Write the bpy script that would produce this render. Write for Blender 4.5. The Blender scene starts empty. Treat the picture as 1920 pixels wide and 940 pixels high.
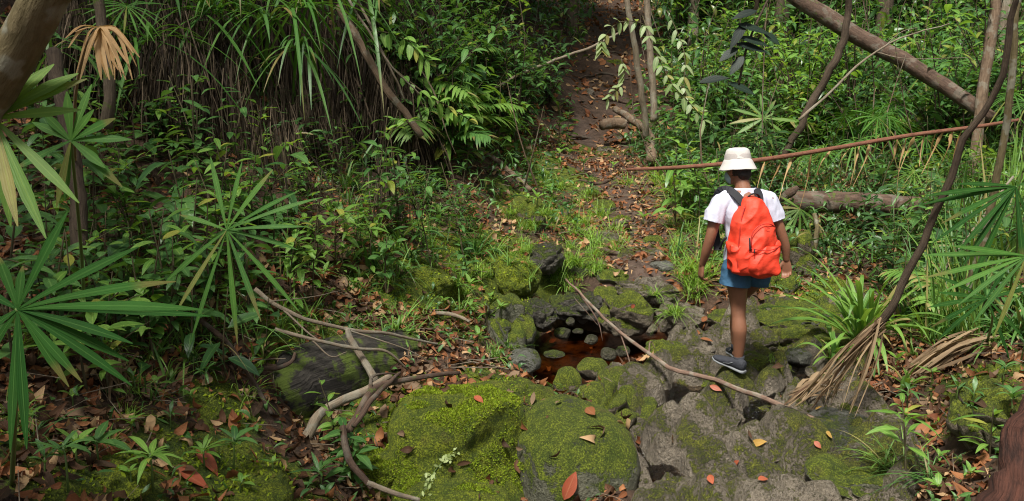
import bpy, bmesh, math, random
import numpy as np
from mathutils import Vector, Matrix

R = math.radians
PI = math.pi
scene = bpy.context.scene
COL = scene.collection

# ------------------------------------------------------------------ camera
CAM_H, PITCH, FPX = 2.3, R(13.0), 1700.0
cam_data = bpy.data.cameras.new('camera')
cam_data.sensor_width = 36.0
cam_data.lens = FPX / 1920.0 * 36.0
cam_data.clip_start = 0.05
cam_data.clip_end = 600.0
cam = bpy.data.objects.new('camera', cam_data)
cam.location = (0, 0, CAM_H)
cam.rotation_euler = (R(90) - PITCH, 0, 0)
COL.objects.link(cam)
scene.camera = cam

# ------------------------------------------------------------------ sky, sun, exposure
SUN_EL, SUN_AZ = R(62), R(205)          # azimuth clockwise from +Y: the sun stands behind the viewer's left shoulder
world = bpy.data.worlds.new('World')
scene.world = world
world.use_nodes = True
wn, wl = world.node_tree.nodes, world.node_tree.links
wn.clear()
sky = wn.new('ShaderNodeTexSky'); sky.sky_type = 'NISHITA'; sky.sun_disc = False
sky.sun_elevation = SUN_EL; sky.sun_rotation = SUN_AZ
sky.air_density = 1.0; sky.dust_density = 4.0; sky.ozone_density = 1.0
hs = wn.new('ShaderNodeHueSaturation'); hs.inputs['Saturation'].default_value = 0.32
bg = wn.new('ShaderNodeBackground'); bg.inputs['Strength'].default_value = 0.078
wo = wn.new('ShaderNodeOutputWorld')
wl.new(sky.outputs[0], hs.inputs['Color']); wl.new(hs.outputs[0], bg.inputs['Color']); wl.new(bg.outputs[0], wo.inputs[0])
sl = bpy.data.lights.new('sun', 'SUN')
sl.energy = 4.6; sl.angle = R(11); sl.color = (1.0, 0.96, 0.88)
sun = bpy.data.objects.new('sun', sl); COL.objects.link(sun)
sd = Vector((math.sin(SUN_AZ) * math.cos(SUN_EL), math.cos(SUN_AZ) * math.cos(SUN_EL), math.sin(SUN_EL)))
sun.rotation_euler = sd.to_track_quat('Z', 'Y').to_euler()
sun.location = sd * 30
scene.view_settings.view_transform = 'Standard'
scene.view_settings.look = 'None'
scene.view_settings.exposure = 0.5
scene.cycles.filter_width = 1.1
scene.view_settings.gamma = 1.0
scene.view_settings.use_curve_mapping = False
scene.cycles.use_denoising = True
scene.cycles.max_bounces = 6
scene.cycles.diffuse_bounces = 3
scene.cycles.glossy_bounces = 2
scene.cycles.transparent_max_bounces = 6
scene.cycles.caustics_reflective = False
scene.cycles.caustics_refractive = False

# ------------------------------------------------------------------ measuring helpers
CP, SP = math.cos(PITCH), math.sin(PITCH)
def ray(u, v):
    a, b = (u - 960) / FPX, -(v - 470) / FPX
    return np.array([a, CP + b * SP, -SP + b * CP])
def P(u, v, Y):
    d = ray(u, v)
    return np.array([0, 0, CAM_H]) + d * (Y / d[1])

def _h(ix, iy, iz, s):
    n = (ix * 374761393 + iy * 668265263 + iz * 2147483647 // 7 * 3 + s * 1274126177) & 0xffffffff
    n = ((n ^ (n >> 13)) * 1274126177) & 0xffffffff
    n = ((n ^ (n >> 15)) * 2246822519) & 0xffffffff
    return ((n ^ (n >> 16)) & 0xffff) / 65535.0
def vnoise(p, s=0):
    """value noise in -1..1 for points (..., 3)"""
    f = np.floor(p).astype(np.int64); t = p - f; t = t * t * (3 - 2 * t)
    x, y, z = f[..., 0], f[..., 1], f[..., 2]
    r = 0
    for dx in (0, 1):
        wx = t[..., 0] if dx else 1 - t[..., 0]
        for dy in (0, 1):
            wy = t[..., 1] if dy else 1 - t[..., 1]
            for dz in (0, 1):
                wz = t[..., 2] if dz else 1 - t[..., 2]
                r = r + wx * wy * wz * _h(x + dx, y + dy, z + dz, s)
    return r * 2 - 1
def fbm(p, o=4, s=0, g=0.5):
    a, r = 1.0, 0
    for k in range(o):
        r = r + a * vnoise(p * (2.03 ** k) + 17.3 * k, s + k); a *= g
    return r
def fbm2(x, y, f, o=3, s=0):
    x = np.asarray(x, float); y = np.asarray(y, float)
    return fbm(np.stack([x * f, y * f, np.full_like(x, s * 3.7)], -1), o, s)

# ------------------------------------------------------------------ terrain surface
# measured points of the ground: photo column, photo row, distance from the viewer along the valley
CTRL = [(1450,940,4.0),(1450,820,4.85),(1300,860,4.5),(1200,950,3.95),(1450,700,5.95),(1300,740,5.55),(1375,700,5.95),(1400,610,6.9),(1560,620,6.9),
 (1700,930,3.9),(1900,930,3.1),(1880,800,3.9),(1760,790,4.6),(1700,690,5.6),(1860,660,5.3),(1910,560,6.0),(1620,600,6.8),(1560,520,8.0),(1480,560,7.5),(1700,520,7.6),
 (1900,450,7.6),(1550,410,9.3),(1750,410,9.0),(1320,430,9.0),(1300,520,7.5),(1240,600,7.0),(1190,450,8.6),(1190,500,7.6),(1150,560,7.3),(1080,300,12.0),
 (1060,380,9.9),(1200,360,10.3),(1150,200,15.0),(1160,100,19.0),(1160,20,24.0),(1250,300,11.8),(1020,230,13.6),(980,120,17.0),
 (1000,600,7.1),(1060,560,7.35),(940,700,5.6),(1000,800,5.0),(860,890,4.55),(880,700,5.3),(780,1010,4.1),(1000,1045,3.9),(640,900,4.2),(560,800,4.75),
 (620,740,5.0),(600,650,5.25),(740,690,5.2),(720,620,5.5),(850,600,6.2),(480,700,4.65),(480,600,5.0),(420,820,4.0),(400,920,3.6),(250,900,3.3),(100,900,2.9),
 (300,700,4.2),(100,650,3.9),(100,480,4.9),(300,520,5.1),(300,420,5.9),(100,330,6.2),(520,480,5.9),(600,380,6.9),(700,400,7.0),(820,430,7.7),(850,520,7.0),
 (760,500,6.4),(640,520,6.0),(950,400,9.0),(960,510,7.5),(930,300,10.4),(640,260,8.4),(500,290,7.6),(780,280,9.0),(640,100,9.6),(300,200,7.2),(300,60,8.0),
 (100,150,6.9),(20,20,7.6),(640,0,10.4),(860,150,11.6),(900,0,14.0),(1040,40,19.0),
 (1500,300,12.3),(1320,200,15.0),(1500,160,17.0),(1750,320,10.8),(1900,250,11.0),(1800,120,17.0),(1320,60,21.0),(1500,20,26.0),(1850,10,24.0)]
WCTRL = [(0,0,.75),(-2,1,.95),(-4,2,1.35),(2,1,.45),(4,2,.65),(1,2.2,.2),(-.6,2.6,.3),(3,3,.5),(-7,6,2.6),(-9,9,3.6),(6,6,.8),(9,10,1.6),
 (-1,2,.5),(-12,0,3),(12,0,1.5),(0,-6,.8),(-14,20,6),(14,20,4.0),(0,35,5.4),(-14,35,8),(16,35,7),(0,60,11),(-30,60,16),(30,60,14),(-40,10,9),(40,10,6),
 (0,130,26),(-80,130,30),(80,130,30),(0,-40,2),(-60,-20,4),(60,-20,4)]
pts = [tuple(P(*c)) for c in CTRL] + WCTRL
pts = np.array(pts)
def _phi(d): return np.sqrt(d * d + 0.02)
_A = _phi(np.linalg.norm(pts[:, None, :2] - pts[None, :, :2], axis=-1))
_A = _A + np.eye(len(pts)) * -0.02
_M = np.block([[_A, np.ones((len(pts), 1)), pts[:, :2]], [np.ones((1, len(pts))), np.zeros((1, 3))], [pts[:, :2].T, np.zeros((2, 3))]])
_W = np.linalg.solve(_M, np.concatenate([pts[:, 2], np.zeros(3)]))
def rbf(x, y):
    x = np.asarray(x, float); y = np.asarray(y, float)
    sh = x.shape; x = x.ravel(); y = y.ravel()
    o = np.empty_like(x)
    for i in range(0, len(x), 20000):
        a, b = x[i:i+20000], y[i:i+20000]
        d = np.hypot(a[:, None] - pts[None, :, 0], b[:, None] - pts[None, :, 1])
        o[i:i+20000] = _phi(d) @ _W[:-3] + _W[-3] + _W[-2] * a + _W[-1] * b
    return o.reshape(sh)
def PZ(u, v, z):
    d = ray(u, v); return np.array([0, 0, CAM_H]) + d * ((z - CAM_H) / d[2])
POOL_Z = -0.10
POOL = [PZ(u, v, POOL_Z)[:2] for u, v in [(1000,655),(1050,612),(1130,628),(1220,622),(1300,634),(1290,650),(1220,668),(1140,695),(1085,735),(1050,765),(1018,725)]]
def poly_sd(x, y, poly):
    """signed distance to polygon, negative inside"""
    x = np.asarray(x, float); y = np.asarray(y, float)
    best = np.full(x.shape, 1e9); ins = np.zeros(x.shape, bool); n = len(poly)
    for i in range(n):
        ax, ay = poly[i]; bx, by = poly[(i + 1) % n]
        ex, ey = bx - ax, by - ay
        t = np.clip(((x - ax) * ex + (y - ay) * ey) / (ex * ex + ey * ey), 0, 1)
        best = np.minimum(best, np.hypot(x - ax - t * ex, y - ay - t * ey))
        c = ((ay > y) != (by > y)) & (x < (bx - ax) * (y - ay) / (by - ay + 1e-12) + ax)
        ins ^= c
    return np.where(ins, -best, best)
PITS = [(P(630, 210, 8.9)[:2], .95, .6, 1.4), (P(920, 95, 16.0)[:2], 1.0, 1.2, 1.8)]
BED = [P(u, v, Y)[:2] for u, v, Y in [(1185,930,4.1),(1200,790,5.0),(1120,730,5.9),(1230,690,6.2),(1330,610,6.9),(1400,570,7.3),(1600,560,7.5),(1640,640,6.5),(1560,740,5.5),(1700,800,4.8),(1720,900,4.1),(1680,1000,3.5),(1150,1020,3.4)]]
def sstep(a, b, x):
    t = np.clip((x - a) / (b - a), 0, 1); return t * t * (3 - 2 * t)
def ground_z(x, y):
    x = np.asarray(x, float); y = np.asarray(y, float)
    z = rbf(x, y)
    far = np.clip(np.hypot(x, y - 5) / 12, 0.3, 3)
    z = z + 0.05 * fbm2(x, y, 1.1, 3, 3) * far + 0.02 * fbm2(x, y, 4.0, 3, 9)
    sp = poly_sd(x, y, POOL)
    z = np.where(sp < 0.25, z * sstep(-0.05, 0.25, sp) + (1 - sstep(-0.05, 0.25, sp)) * (POOL_Z - 0.075 + 0.05 * fbm2(x, y, 5, 2, 5)), z)
    for (pc, rx, ry, dp) in PITS: z = z - dp * np.exp(-(((x - pc[0]) / rx) ** 2 + ((y - pc[1]) / ry) ** 2) ** 3)
    sb = poly_sd(x, y, BED)
    z = z - 0.12 * sstep(0.10, -0.12, sb) * sstep(-.05, .2, sp)
    return z
def _axis(pieces):
    o = [pieces[0][0]]
    for a, b, st in pieces:
        n = max(1, round((b - a) / st)); o += list(np.linspace(a, b, n + 1)[1:])
    return np.array(o)
GX = _axis([(-120,-40,8),(-40,-14,1.5),(-14,-6,.25),(-6,6,.05),(6,14,.2),(14,40,1.5),(40,120,8)])
GY = _axis([(-60,-4,6),(-4,1,.4),(1,10,.05),(10,16,.1),(16,30,.3),(30,60,2),(60,160,8)])
_gx, _gy = np.meshgrid(GX, GY)
GZ = ground_z(_gx, _gy)
def gz(x, y):
    """height of the finished ground sheet (bilinear on its own grid)"""
    i = np.clip(np.searchsorted(GX, x) - 1, 0, len(GX) - 2); j = np.clip(np.searchsorted(GY, y) - 1, 0, len(GY) - 2)
    tx = (x - GX[i]) / (GX[i+1] - GX[i]); ty = (y - GY[j]) / (GY[j+1] - GY[j])
    return (GZ[j, i] * (1-tx) + GZ[j, i+1] * tx) * (1-ty) + (GZ[j+1, i] * (1-tx) + GZ[j+1, i+1] * tx) * ty
EXTRA = []                                # other surfaces to stand on, filled later: functions (x, y) -> z or -inf
def sz(x, y):
    z = gz(x, y)
    for f in EXTRA: z = np.maximum(z, f(x, y))
    return z
_Ys = np.concatenate([np.arange(1.6, 10, .03), np.arange(10, 60, .12)])
def G(u, v):
    """where the line of sight through a photo position meets the ground"""
    d = ray(u, v); q = np.array([0, 0, CAM_H]) + d[None] * (_Ys / d[1])[:, None]
    h = sz(q[:, 0], q[:, 1]); k = np.nonzero(q[:, 2] < h)[0]
    return q[k[0]] if len(k) else q[-1]

# ------------------------------------------------------------------ mesh building
def new_mesh(name, V, F, mats, UV=None, MI=None, smooth=True):
    """F: array (n,4) of quads or (n,3) of triangles, or list of such arrays"""
    me = bpy.data.meshes.new(name)
    if not isinstance(F, list): F = [F]
    F = [np.asarray(f, np.int32) for f in F if len(f)]
    V = np.asarray(V, np.float32)
    me.vertices.add(len(V)); me.vertices.foreach_set('co', V.ravel())
    loops = np.concatenate([f.ravel() for f in F])
    sizes = np.concatenate([np.full(len(f), f.shape[1], np.int32) for f in F])
    me.loops.add(len(loops)); me.loops.foreach_set('vertex_index', loops)
    me.polygons.add(len(sizes)); me.polygons.foreach_set('loop_start', np.concatenate([[0], np.cumsum(sizes)[:-1]]).astype(np.int32))
    try: me.polygons.foreach_set('loop_total', sizes)
    except Exception: pass
    if MI is not None: me.polygons.foreach_set('material_index', np.asarray(MI, np.int32))
    me.polygons.foreach_set('use_smooth', np.full(len(sizes), smooth))
    if UV is not None:
        l = me.uv_layers.new(name='UVMap'); l.data.foreach_set('uv', np.asarray(UV, np.float32)[loops].ravel())
    for m in (mats if isinstance(mats, (list, tuple)) else [mats]): me.materials.append(m)
    me.update(calc_edges=True); me.validate(clean_customdata=False)
    return me

def norm(a):
    a = np.asarray(a, float); return a / (np.linalg.norm(a, axis=-1, keepdims=True) + 1e-12)

class MB:
    def __init__(s): s.V, s.Q, s.T, s.UV, s.n = [], [], [], [], 0
    def add(s, V, Q=None, T=None, UV=None):
        V = np.asarray(V, float)
        if Q is not None and len(Q): s.Q.append(np.asarray(Q) + s.n)
        if T is not None and len(T): s.T.append(np.asarray(T) + s.n)
        s.V.append(V); s.UV.append(np.zeros((len(V), 2)) if UV is None else np.asarray(UV, float)); s.n += len(V)
    def tube(s, path, rad, k=6, cap=True, ell=None, jitter=0, seed=0):
        path = np.asarray(path, float); n = len(path)
        rad = np.broadcast_to(np.asarray(rad, float), (n,))
        t = norm(np.gradient(path, axis=0))
        ref = np.array([0.13, 0.21, 1.0]) if abs(t[:, 2]).mean() < .8 else np.array([1.0, .1, .07])
        a = norm(np.cross(t, ref)); b = np.cross(t, a)
        th = np.linspace(0, 2 * PI, k, endpoint=False)
        rr = rad[:, None] * np.ones(k)[None]
        if jitter: rr = rr * (1 + jitter * vnoise(np.stack([np.cos(th)[None] * 1.3 + np.zeros((n, 1)), np.sin(th)[None] * 1.3 + np.zeros((n, 1)), (np.arange(n) * .7)[:, None] + np.zeros((1, k))], -1), seed))
        c, d = (1, 1) if ell is None else ell
        V = path[:, None] + rr[..., None] * (np.cos(th)[None, :, None] * a[:, None] * c + np.sin(th)[None, :, None] * b[:, None] * d)
        i = np.arange(n - 1)[:, None] * k; j = np.arange(k)[None]; j2 = (j + 1) % k
        Q = np.stack([i + j, i + j2, i + k + j2, i + k + j], -1).reshape(-1, 4)
        L = np.concatenate([[0], np.cumsum(np.linalg.norm(np.diff(path, axis=0), axis=1))])
        UV = np.stack([np.broadcast_to(th / (2 * PI), (n, k)), np.broadcast_to(L[:, None], (n, k))], -1).reshape(-1, 2)
        V = V.reshape(-1, 3); T = []
        if cap:
            V = np.concatenate([V, path[:1], path[-1:]]); UV = np.concatenate([UV, [[.5, 0], [.5, L[-1]]]])
            T = [(n * k, (q + 1) % k, q) for q in range(k)] + [(n * k + 1, (n - 1) * k + q, (n - 1) * k + (q + 1) % k) for q in range(k)]
        s.add(V, Q, T, UV)
    def strip(s, path, w, side, fold=0.0, up=None):
        """leaf blade: three vertices across, fold lifts the edges"""
        path = np.asarray(path, float); n = len(path); w = np.asarray(w, float)
        side = np.broadcast_to(np.asarray(side, float), (n, 3))
        t = norm(np.gradient(path, axis=0)); side = norm(side - t * (side * t).sum(-1, keepdims=True))
        nr = np.cross(side, t)
        l = path - side * w[:, None] + nr * (w * fold)[:, None]; r = path + side * w[:, None] + nr * (w * fold)[:, None]
        V = np.stack([l, path, r], 1).reshape(-1, 3)
        i = np.arange(n - 1)[:, None] * 3; j = np.array([0, 1])[None]
        Q = np.stack([i + j, i + j + 1, i + j + 4, i + j + 3], -1).reshape(-1, 4)
        tt = np.linspace(0, 1, n)
        UV = np.stack([np.tile([0, .5, 1], n), np.repeat(tt, 3)], -1)
        s.add(V, Q, None, UV)
    def leaf(s, base, d, up, L, W, shape='lance', droop=0.3, fold=0.25, n=6, twist=0.0, peti=0.0):
        """blade from base along d; up = upper side; droop bends it down over its length"""
        base = np.asarray(base, float); d = norm(d); up = norm(np.asarray(up, float))
        side = norm(np.cross(d, up)); up = np.cross(side, d)
        t = np.linspace(0, 1, n)
        bend = np.array([0, 0, -1.0])
        path = base + d * (L * t)[:, None] + bend * (droop * L * t ** 2)[:, None]
        if shape == 'lance': w = np.sin(PI * t ** 0.85) ** 0.9
        elif shape == 'oval': w = np.sin(PI * np.clip(t, 0, 1) ** 0.8) ** 0.65
        elif shape == 'strap': w = np.minimum(1, (1.02 - t) * 3.0) * (0.55 + .45 * np.minimum(1, t * 4))
        elif shape == 'wedge': w = (0.15 + .85 * np.minimum(1, t * 1.6) ** .8) * np.clip((1.02 - t) * 2.6, 0, 1) ** .75
        elif shape == 'blade': w = (1 - t) ** .6 * (0.6 + .4 * np.minimum(1, t * 5))
        w = np.maximum(w, 0.02) * W * .5
        if twist: side = side[None] * np.cos(twist * t)[:, None] + up[None] * np.sin(twist * t)[:, None]
        s.strip(path, w, side, fold)
    def mesh(s, name, mats, smooth=True):
        V = np.concatenate(s.V); UV = np.concatenate(s.UV)
        F = []
        if s.Q: F.append(np.concatenate(s.Q))
        if s.T: F.append(np.concatenate(s.T))
        return new_mesh(name, V, F, mats, UV, smooth=smooth)

def obj(name, me, parent=None, loc=None):
    o = bpy.data.objects.new(name, me); COL.objects.link(o)
    if parent is not None: o.parent = parent
    if loc is not None: o.location = loc
    return o
def tag(o, label=None, cat=None, group=None, kind=None):
    for k, v in (('label', label), ('category', cat), ('group', group), ('kind', kind)):
        if v: o[k] = v
    return o
def thing(name, loc, label, cat, group=None, rz=0, sc=1.0):
    o = bpy.data.objects.new(name, None); COL.objects.link(o); o.empty_display_size = .1
    o.location = loc; o.rotation_euler = (0, 0, rz); o.scale = (sc, sc, sc)
    return tag(o, label, cat, group)
def curve_pts(ctrl, n=24):
    """smooth path through control points"""
    c = np.asarray(ctrl, float)
    if len(c) == 2: return c[0] + (c[1] - c[0]) * np.linspace(0, 1, n)[:, None]
    c = np.concatenate([[2 * c[0] - c[1]], c, [2 * c[-1] - c[-2]]])
    o = []; m = len(c) - 3
    for t in np.linspace(0, m - 1e-6, n):
        i = int(t); f = t - i; a, b, d, e = c[i:i+4]
        o.append(.5 * ((2 * b) + (-a + d) * f + (2*a - 5*b + 4*d - e) * f * f + (-a + 3*b - 3*d + e) * f ** 3))
    return np.array(o)
# ------------------------------------------------------------------ materials
class NT:
    def __init__(s, name):
        s.m = bpy.data.materials.new(name); s.m.use_nodes = True
        s.n, s.l = s.m.node_tree.nodes, s.m.node_tree.links; s.n.clear()
        s.out = s.n.new('ShaderNodeOutputMaterial')
    def node(s, t, **k):
        o = s.n.new(t)
        for a, b in k.items(): setattr(o, a, b)
        return o
    def link(s, a, b): s.l.new(a, b)
    def put(s, sock, v):
        if hasattr(v, 'is_linked') or isinstance(v, bpy.types.NodeSocket): s.link(v, sock)
        else: sock.default_value = (*v, 1) if isinstance(v, (tuple, list)) and len(v) == 3 and sock.type == 'RGBA' else v
    def math(s, op, a, b=0.0, clamp=False):
        o = s.node('ShaderNodeMath', operation=op, use_clamp=clamp); s.put(o.inputs[0], a); s.put(o.inputs[1], b); return o.outputs[0]
    def mix(s, f, a, b, mode='MIX'):
        o = s.node('ShaderNodeMix', data_type='RGBA', blend_type=mode); s.put(o.inputs[0], f); s.put(o.inputs[6], a); s.put(o.inputs[7], b); return o.outputs[2]
    def noise(s, scale, detail=4, rough=.55, vec=None, dist=0.0):
        o = s.node('ShaderNodeTexNoise'); o.inputs['Scale'].default_value = scale; o.inputs['Detail'].default_value = detail
        o.inputs['Roughness'].default_value = rough; o.inputs['Distortion'].default_value = dist
        if vec is not None: s.link(vec, o.inputs['Vector'])
        return o.outputs['Fac']
    def ramp(s, f, lo, hi, a=0.0, b=1.0):
        o = s.node('ShaderNodeMapRange'); o.interpolation_type = 'SMOOTHSTEP'; s.put(o.inputs[0], f)
        o.inputs[1].default_value = lo; o.inputs[2].default_value = hi; o.inputs[3].default_value = a; o.inputs[4].default_value = b; return o.outputs[0]
    def obj(s): return s.node('ShaderNodeTexCoord').outputs['Object']
    def pos(s): return s.node('ShaderNodeNewGeometry').outputs['Position']
    def bump(s, h, strength=.5, dist=.01):
        o = s.node('ShaderNodeBump'); s.put(o.inputs['Height'], h); o.inputs['Strength'].default_value = strength; o.inputs['Distance'].default_value = dist; return o.outputs[0]
    def principled(s, col, rough=.6, spec=.5, normal=None, **k):
        o = s.node('ShaderNodeBsdfPrincipled'); s.put(o.inputs['Base Color'], col); s.put(o.inputs['Roughness'], rough)
        s.put(o.inputs['Specular IOR Level'], spec)
        if normal is not None: s.link(normal, o.inputs['Normal'])
        for a, b in k.items(): s.put(o.inputs[a.replace('_', ' ')], b)
        return o.outputs[0]
    def done(s, sh): s.link(sh, s.out.inputs[0]); return s.m

def leaf_mat(name, a, b, c=None, rough=.42, trans=.28, rib=.35, veins=0, spec=.5, browntip=0.0, rib_col=None, cfrac=.1):
    """a..b: range of leaf colours from leaf to leaf, c: colour of the odd old leaf"""
    n = NT(name)
    g = n.node('ShaderNodeNewGeometry'); rnd = g.outputs['Random Per Island']
    oi = n.node('ShaderNodeObjectInfo').outputs['Random']
    uv = n.node('ShaderNodeSeparateXYZ'); n.link(n.node('ShaderNodeUVMap').outputs[0], uv.inputs[0])
    f = n.math('FRACT', n.math('ADD', rnd, n.math('MULTIPLY', oi, 7.0)))
    col = n.mix(f, a, b)
    if c is not None:
        f2 = n.math('FRACT', n.math('MULTIPLY', rnd, 37.7))
        col = n.mix(n.math('LESS_THAN', f2, cfrac), col, c)
    blot = n.noise(14, 3, .6, n.pos())
    col = n.mix(n.ramp(blot, .35, .75, 0, .45), col, n.mix(.5, col, (.02, .03, .008)))
    d = n.math('ABSOLUTE', n.math('SUBTRACT', uv.outputs[0], .5))
    ribm = n.ramp(d, .0, .07, rib, 0)
    col = n.mix(ribm, col, rib_col or (min(1, b[0]*2.6+.05), min(1, b[1]*2.0+.06), b[2]*2+.03))
    h = n.math('MULTIPLY', d, -1.0)
    if veins:
        ph = n.math('SINE', n.math('MULTIPLY', n.math('ADD', uv.outputs[1], n.math('MULTIPLY', d, -.7)), veins * 2 * PI))
        h = n.math('ADD', n.math('MULTIPLY', ph, .06), n.math('MULTIPLY', d, -.6))
    else:
        h = n.math('ADD', n.math('MULTIPLY', n.math('SINE', n.math('MULTIPLY', uv.outputs[0], 2 * PI * 5)), .05), n.math('MULTIPLY', d, -.5))
    if browntip:
        tip = n.ramp(n.math('ADD', uv.outputs[1], n.math('MULTIPLY', n.math('SUBTRACT', rnd, .8), .8)), .8, .95, 0, browntip)
        col = n.mix(tip, col, (.22, .13, .05))
    nr = n.bump(h, .5, .006)
    pb = n.principled(col, rough, spec, nr)
    tr = n.node('ShaderNodeBsdfTranslucent'); n.put(tr.inputs[0], n.mix(.5, col, (min(1, b[0]*2.2), min(1, b[1]*2), b[2]*.5)))
    mx = n.node('ShaderNodeMixShader'); mx.inputs[0].default_value = trans
    n.link(pb, mx.inputs[1]); n.link(tr.outputs[0], mx.inputs[2])
    return n.done(mx.outputs[0])

def bark_mat(name, a, b, moss=0.0, lichen=0.0, scale=1.0, stretch=6, rough=.85, bump=.6):
    n = NT(name)
    uv = n.node('ShaderNodeTexCoord').outputs['UV']
    mp = n.node('ShaderNodeMapping'); n.link(uv, mp.inputs[0]); mp.inputs['Scale'].default_value = (stretch, 2.2, 1)
    f = n.noise(3.5 * scale, 6, .65, mp.outputs[0])
    p = n.pos(); f2 = n.noise(18, 4, .6, p)
    col = n.mix(n.ramp(f, .3, .7), a, b)
    col = n.mix(n.ramp(f2, .5, .75, 0, .6), col, tuple(x * .45 for x in a))
    if lichen: col = n.mix(n.ramp(n.noise(9, 3, .5, p), .52, .6, 0, lichen), col, (.36, .37, .30))
    if moss: col = n.mix(n.ramp(n.noise(6, 5, .7, p), .62 - .3 * moss, .72 - .3 * moss), col, (.07, .10, .015))
    nr = n.bump(n.math('ADD', f, n.math('MULTIPLY', f2, .5)), bump, .02)
    return n.done(n.principled(col, rough, .3, nr))

def rock_mat(name, stone_a=(.17, .145, .115), stone_b=(.29, .25, .20), moss=.5, wet=0.0, moss_a=(.055, .085, .012), moss_b=(.17, .21, .022), sharp=.03, dark=.5, up0=.1):
    n = NT(name)
    g = n.node('ShaderNodeNewGeometry'); p = g.outputs['Position']
    nz = n.node('ShaderNodeSeparateXYZ'); n.link(g.outputs['Normal'], nz.inputs[0])
    big = n.noise(2.3, 6, .65, p); mid = n.noise(9, 6, .7, p); fine = n.noise(55, 4, .7, p); micro = n.noise(105, 4, .75, p)
    col = n.mix(n.ramp(mid, .3, .7), stone_a, stone_b)
    col = n.mix(n.ramp(big, .45, .65, 0, dark), col, tuple(x * .42 for x in stone_a))
    col = n.mix(n.ramp(fine, .52, .66, 0, .6), col, tuple(min(1, x * 1.5) for x in stone_b))
    col = n.mix(n.ramp(fine, .46, .34, 0, .6), col, tuple(x * .4 for x in stone_a))
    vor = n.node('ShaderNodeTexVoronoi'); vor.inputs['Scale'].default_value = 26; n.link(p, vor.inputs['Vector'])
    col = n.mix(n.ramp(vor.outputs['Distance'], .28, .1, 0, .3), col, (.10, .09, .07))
    up = n.ramp(nz.outputs[2], up0 - .3, up0 + .5)
    mm = n.math('ADD', n.math('MULTIPLY', big, .42), n.math('ADD', n.math('MULTIPLY', mid, .34), n.math('MULTIPLY', fine, .30)))
    mm = n.math('ADD', mm, n.math('MULTIPLY', n.math('SUBTRACT', up, .6), .22))
    thr = .60 - .32 * (moss - .35)
    msk = n.ramp(mm, thr - sharp, thr + sharp)
    mcol = n.mix(n.ramp(n.noise(16, 5, .65, p), .32, .68), moss_a, moss_b)
    mcol = n.mix(n.ramp(micro, .42, .62, .8, 0), mcol, tuple(x * .35 for x in moss_a))
    mcol = n.mix(n.ramp(micro, .55, .72, 0, .5), mcol, tuple(x * 1.5 for x in moss_b))
    mcol = n.mix(n.ramp(n.noise(5, 3, .6, p), .58, .75, 0, .55), mcol, (.13, .10, .03))
    col = n.mix(msk, col, mcol)
    hm = n.math('ADD', n.math('MULTIPLY', fine, .6), n.math('MULTIPLY', micro, 1.1))
    hs_ = n.math('ADD', n.math('MULTIPLY', mid, 1.1), n.math('MULTIPLY', fine, .7))
    h = n.node('ShaderNodeMix', data_type='FLOAT'); n.link(msk, h.inputs[0]); n.link(hs_, h.inputs[2]); n.link(n.math('ADD', hm, .6), h.inputs[3])
    nr = n.bump(h.outputs[0], 1.0, .04)
    rr = n.node('ShaderNodeMix', data_type='FLOAT'); n.link(msk, rr.inputs[0]); rr.inputs[3].default_value = .95
    if wet: n.link(n.ramp(big, .4, .6, .75 - .5 * wet, .75), rr.inputs[2])
    else: rr.inputs[2].default_value = .75
    return n.done(n.principled(col, rr.outputs[0], .4, nr))

def plain(name, col, rough=.6, spec=.4, nscale=60, var=.25, bump=.15, bd=.003, **k):
    n = NT(name); p = n.obj()
    f = n.noise(nscale, 4, .6, p); f2 = n.noise(nscale * .12, 3, .5, p)
    c = n.mix(n.ramp(f, .3, .7, 0, var), col, tuple(x * .6 for x in col))
    c = n.mix(n.ramp(f2, .35, .7, 0, var), c, tuple(min(1, x * 1.25) for x in col))
    return n.done(n.principled(c, rough, spec, n.bump(f, bump, bd), **k))

M = {}
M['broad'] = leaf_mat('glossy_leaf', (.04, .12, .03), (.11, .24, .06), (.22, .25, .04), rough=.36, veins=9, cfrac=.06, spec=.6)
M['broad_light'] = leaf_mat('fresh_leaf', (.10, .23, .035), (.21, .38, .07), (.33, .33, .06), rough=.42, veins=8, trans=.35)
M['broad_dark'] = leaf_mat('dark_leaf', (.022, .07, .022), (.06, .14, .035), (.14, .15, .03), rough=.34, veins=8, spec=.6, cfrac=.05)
M['pale'] = leaf_mat('pale_leaf', (.17, .26, .09), (.36, .45, .22), (.33, .30, .10), rough=.45, veins=6, trans=.4, rib=.3)
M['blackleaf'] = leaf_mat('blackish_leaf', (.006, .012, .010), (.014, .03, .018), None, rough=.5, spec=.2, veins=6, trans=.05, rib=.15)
M['strap'] = leaf_mat('strap_leaf', (.09, .21, .035), (.20, .35, .065), (.32, .27, .10), rough=.45, trans=.3, rib=.25, browntip=.7)
M['strap_dark'] = leaf_mat('dark_strap_leaf', (.045, .13, .03), (.10, .22, .045), (.22, .17, .06), rough=.42, trans=.25, rib=.25, browntip=.6)
M['grass'] = leaf_mat('fine_grass_leaf', (.12, .25, .03), (.26, .42, .06), (.32, .30, .10), rough=.55, trans=.35, rib=.1)
M['fan'] = leaf_mat('fan_leaf', (.04, .13, .02), (.085, .21, .03), (.17, .18, .04), spec=.25, rough=.6, trans=.3, rib=.3, browntip=.5)
M['fan_dark'] = leaf_mat('dark_fan_leaf', (.014, .062, .010), (.028, .095, .014), None, spec=.1, rough=.7, trans=.25, rib=.35, browntip=.4)
M['fan_light'] = leaf_mat('light_fan_leaf', (.09, .20, .03), (.17, .30, .05), (.3, .27, .08), rough=.5, trans=.35, rib=.25, browntip=.5)
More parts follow.
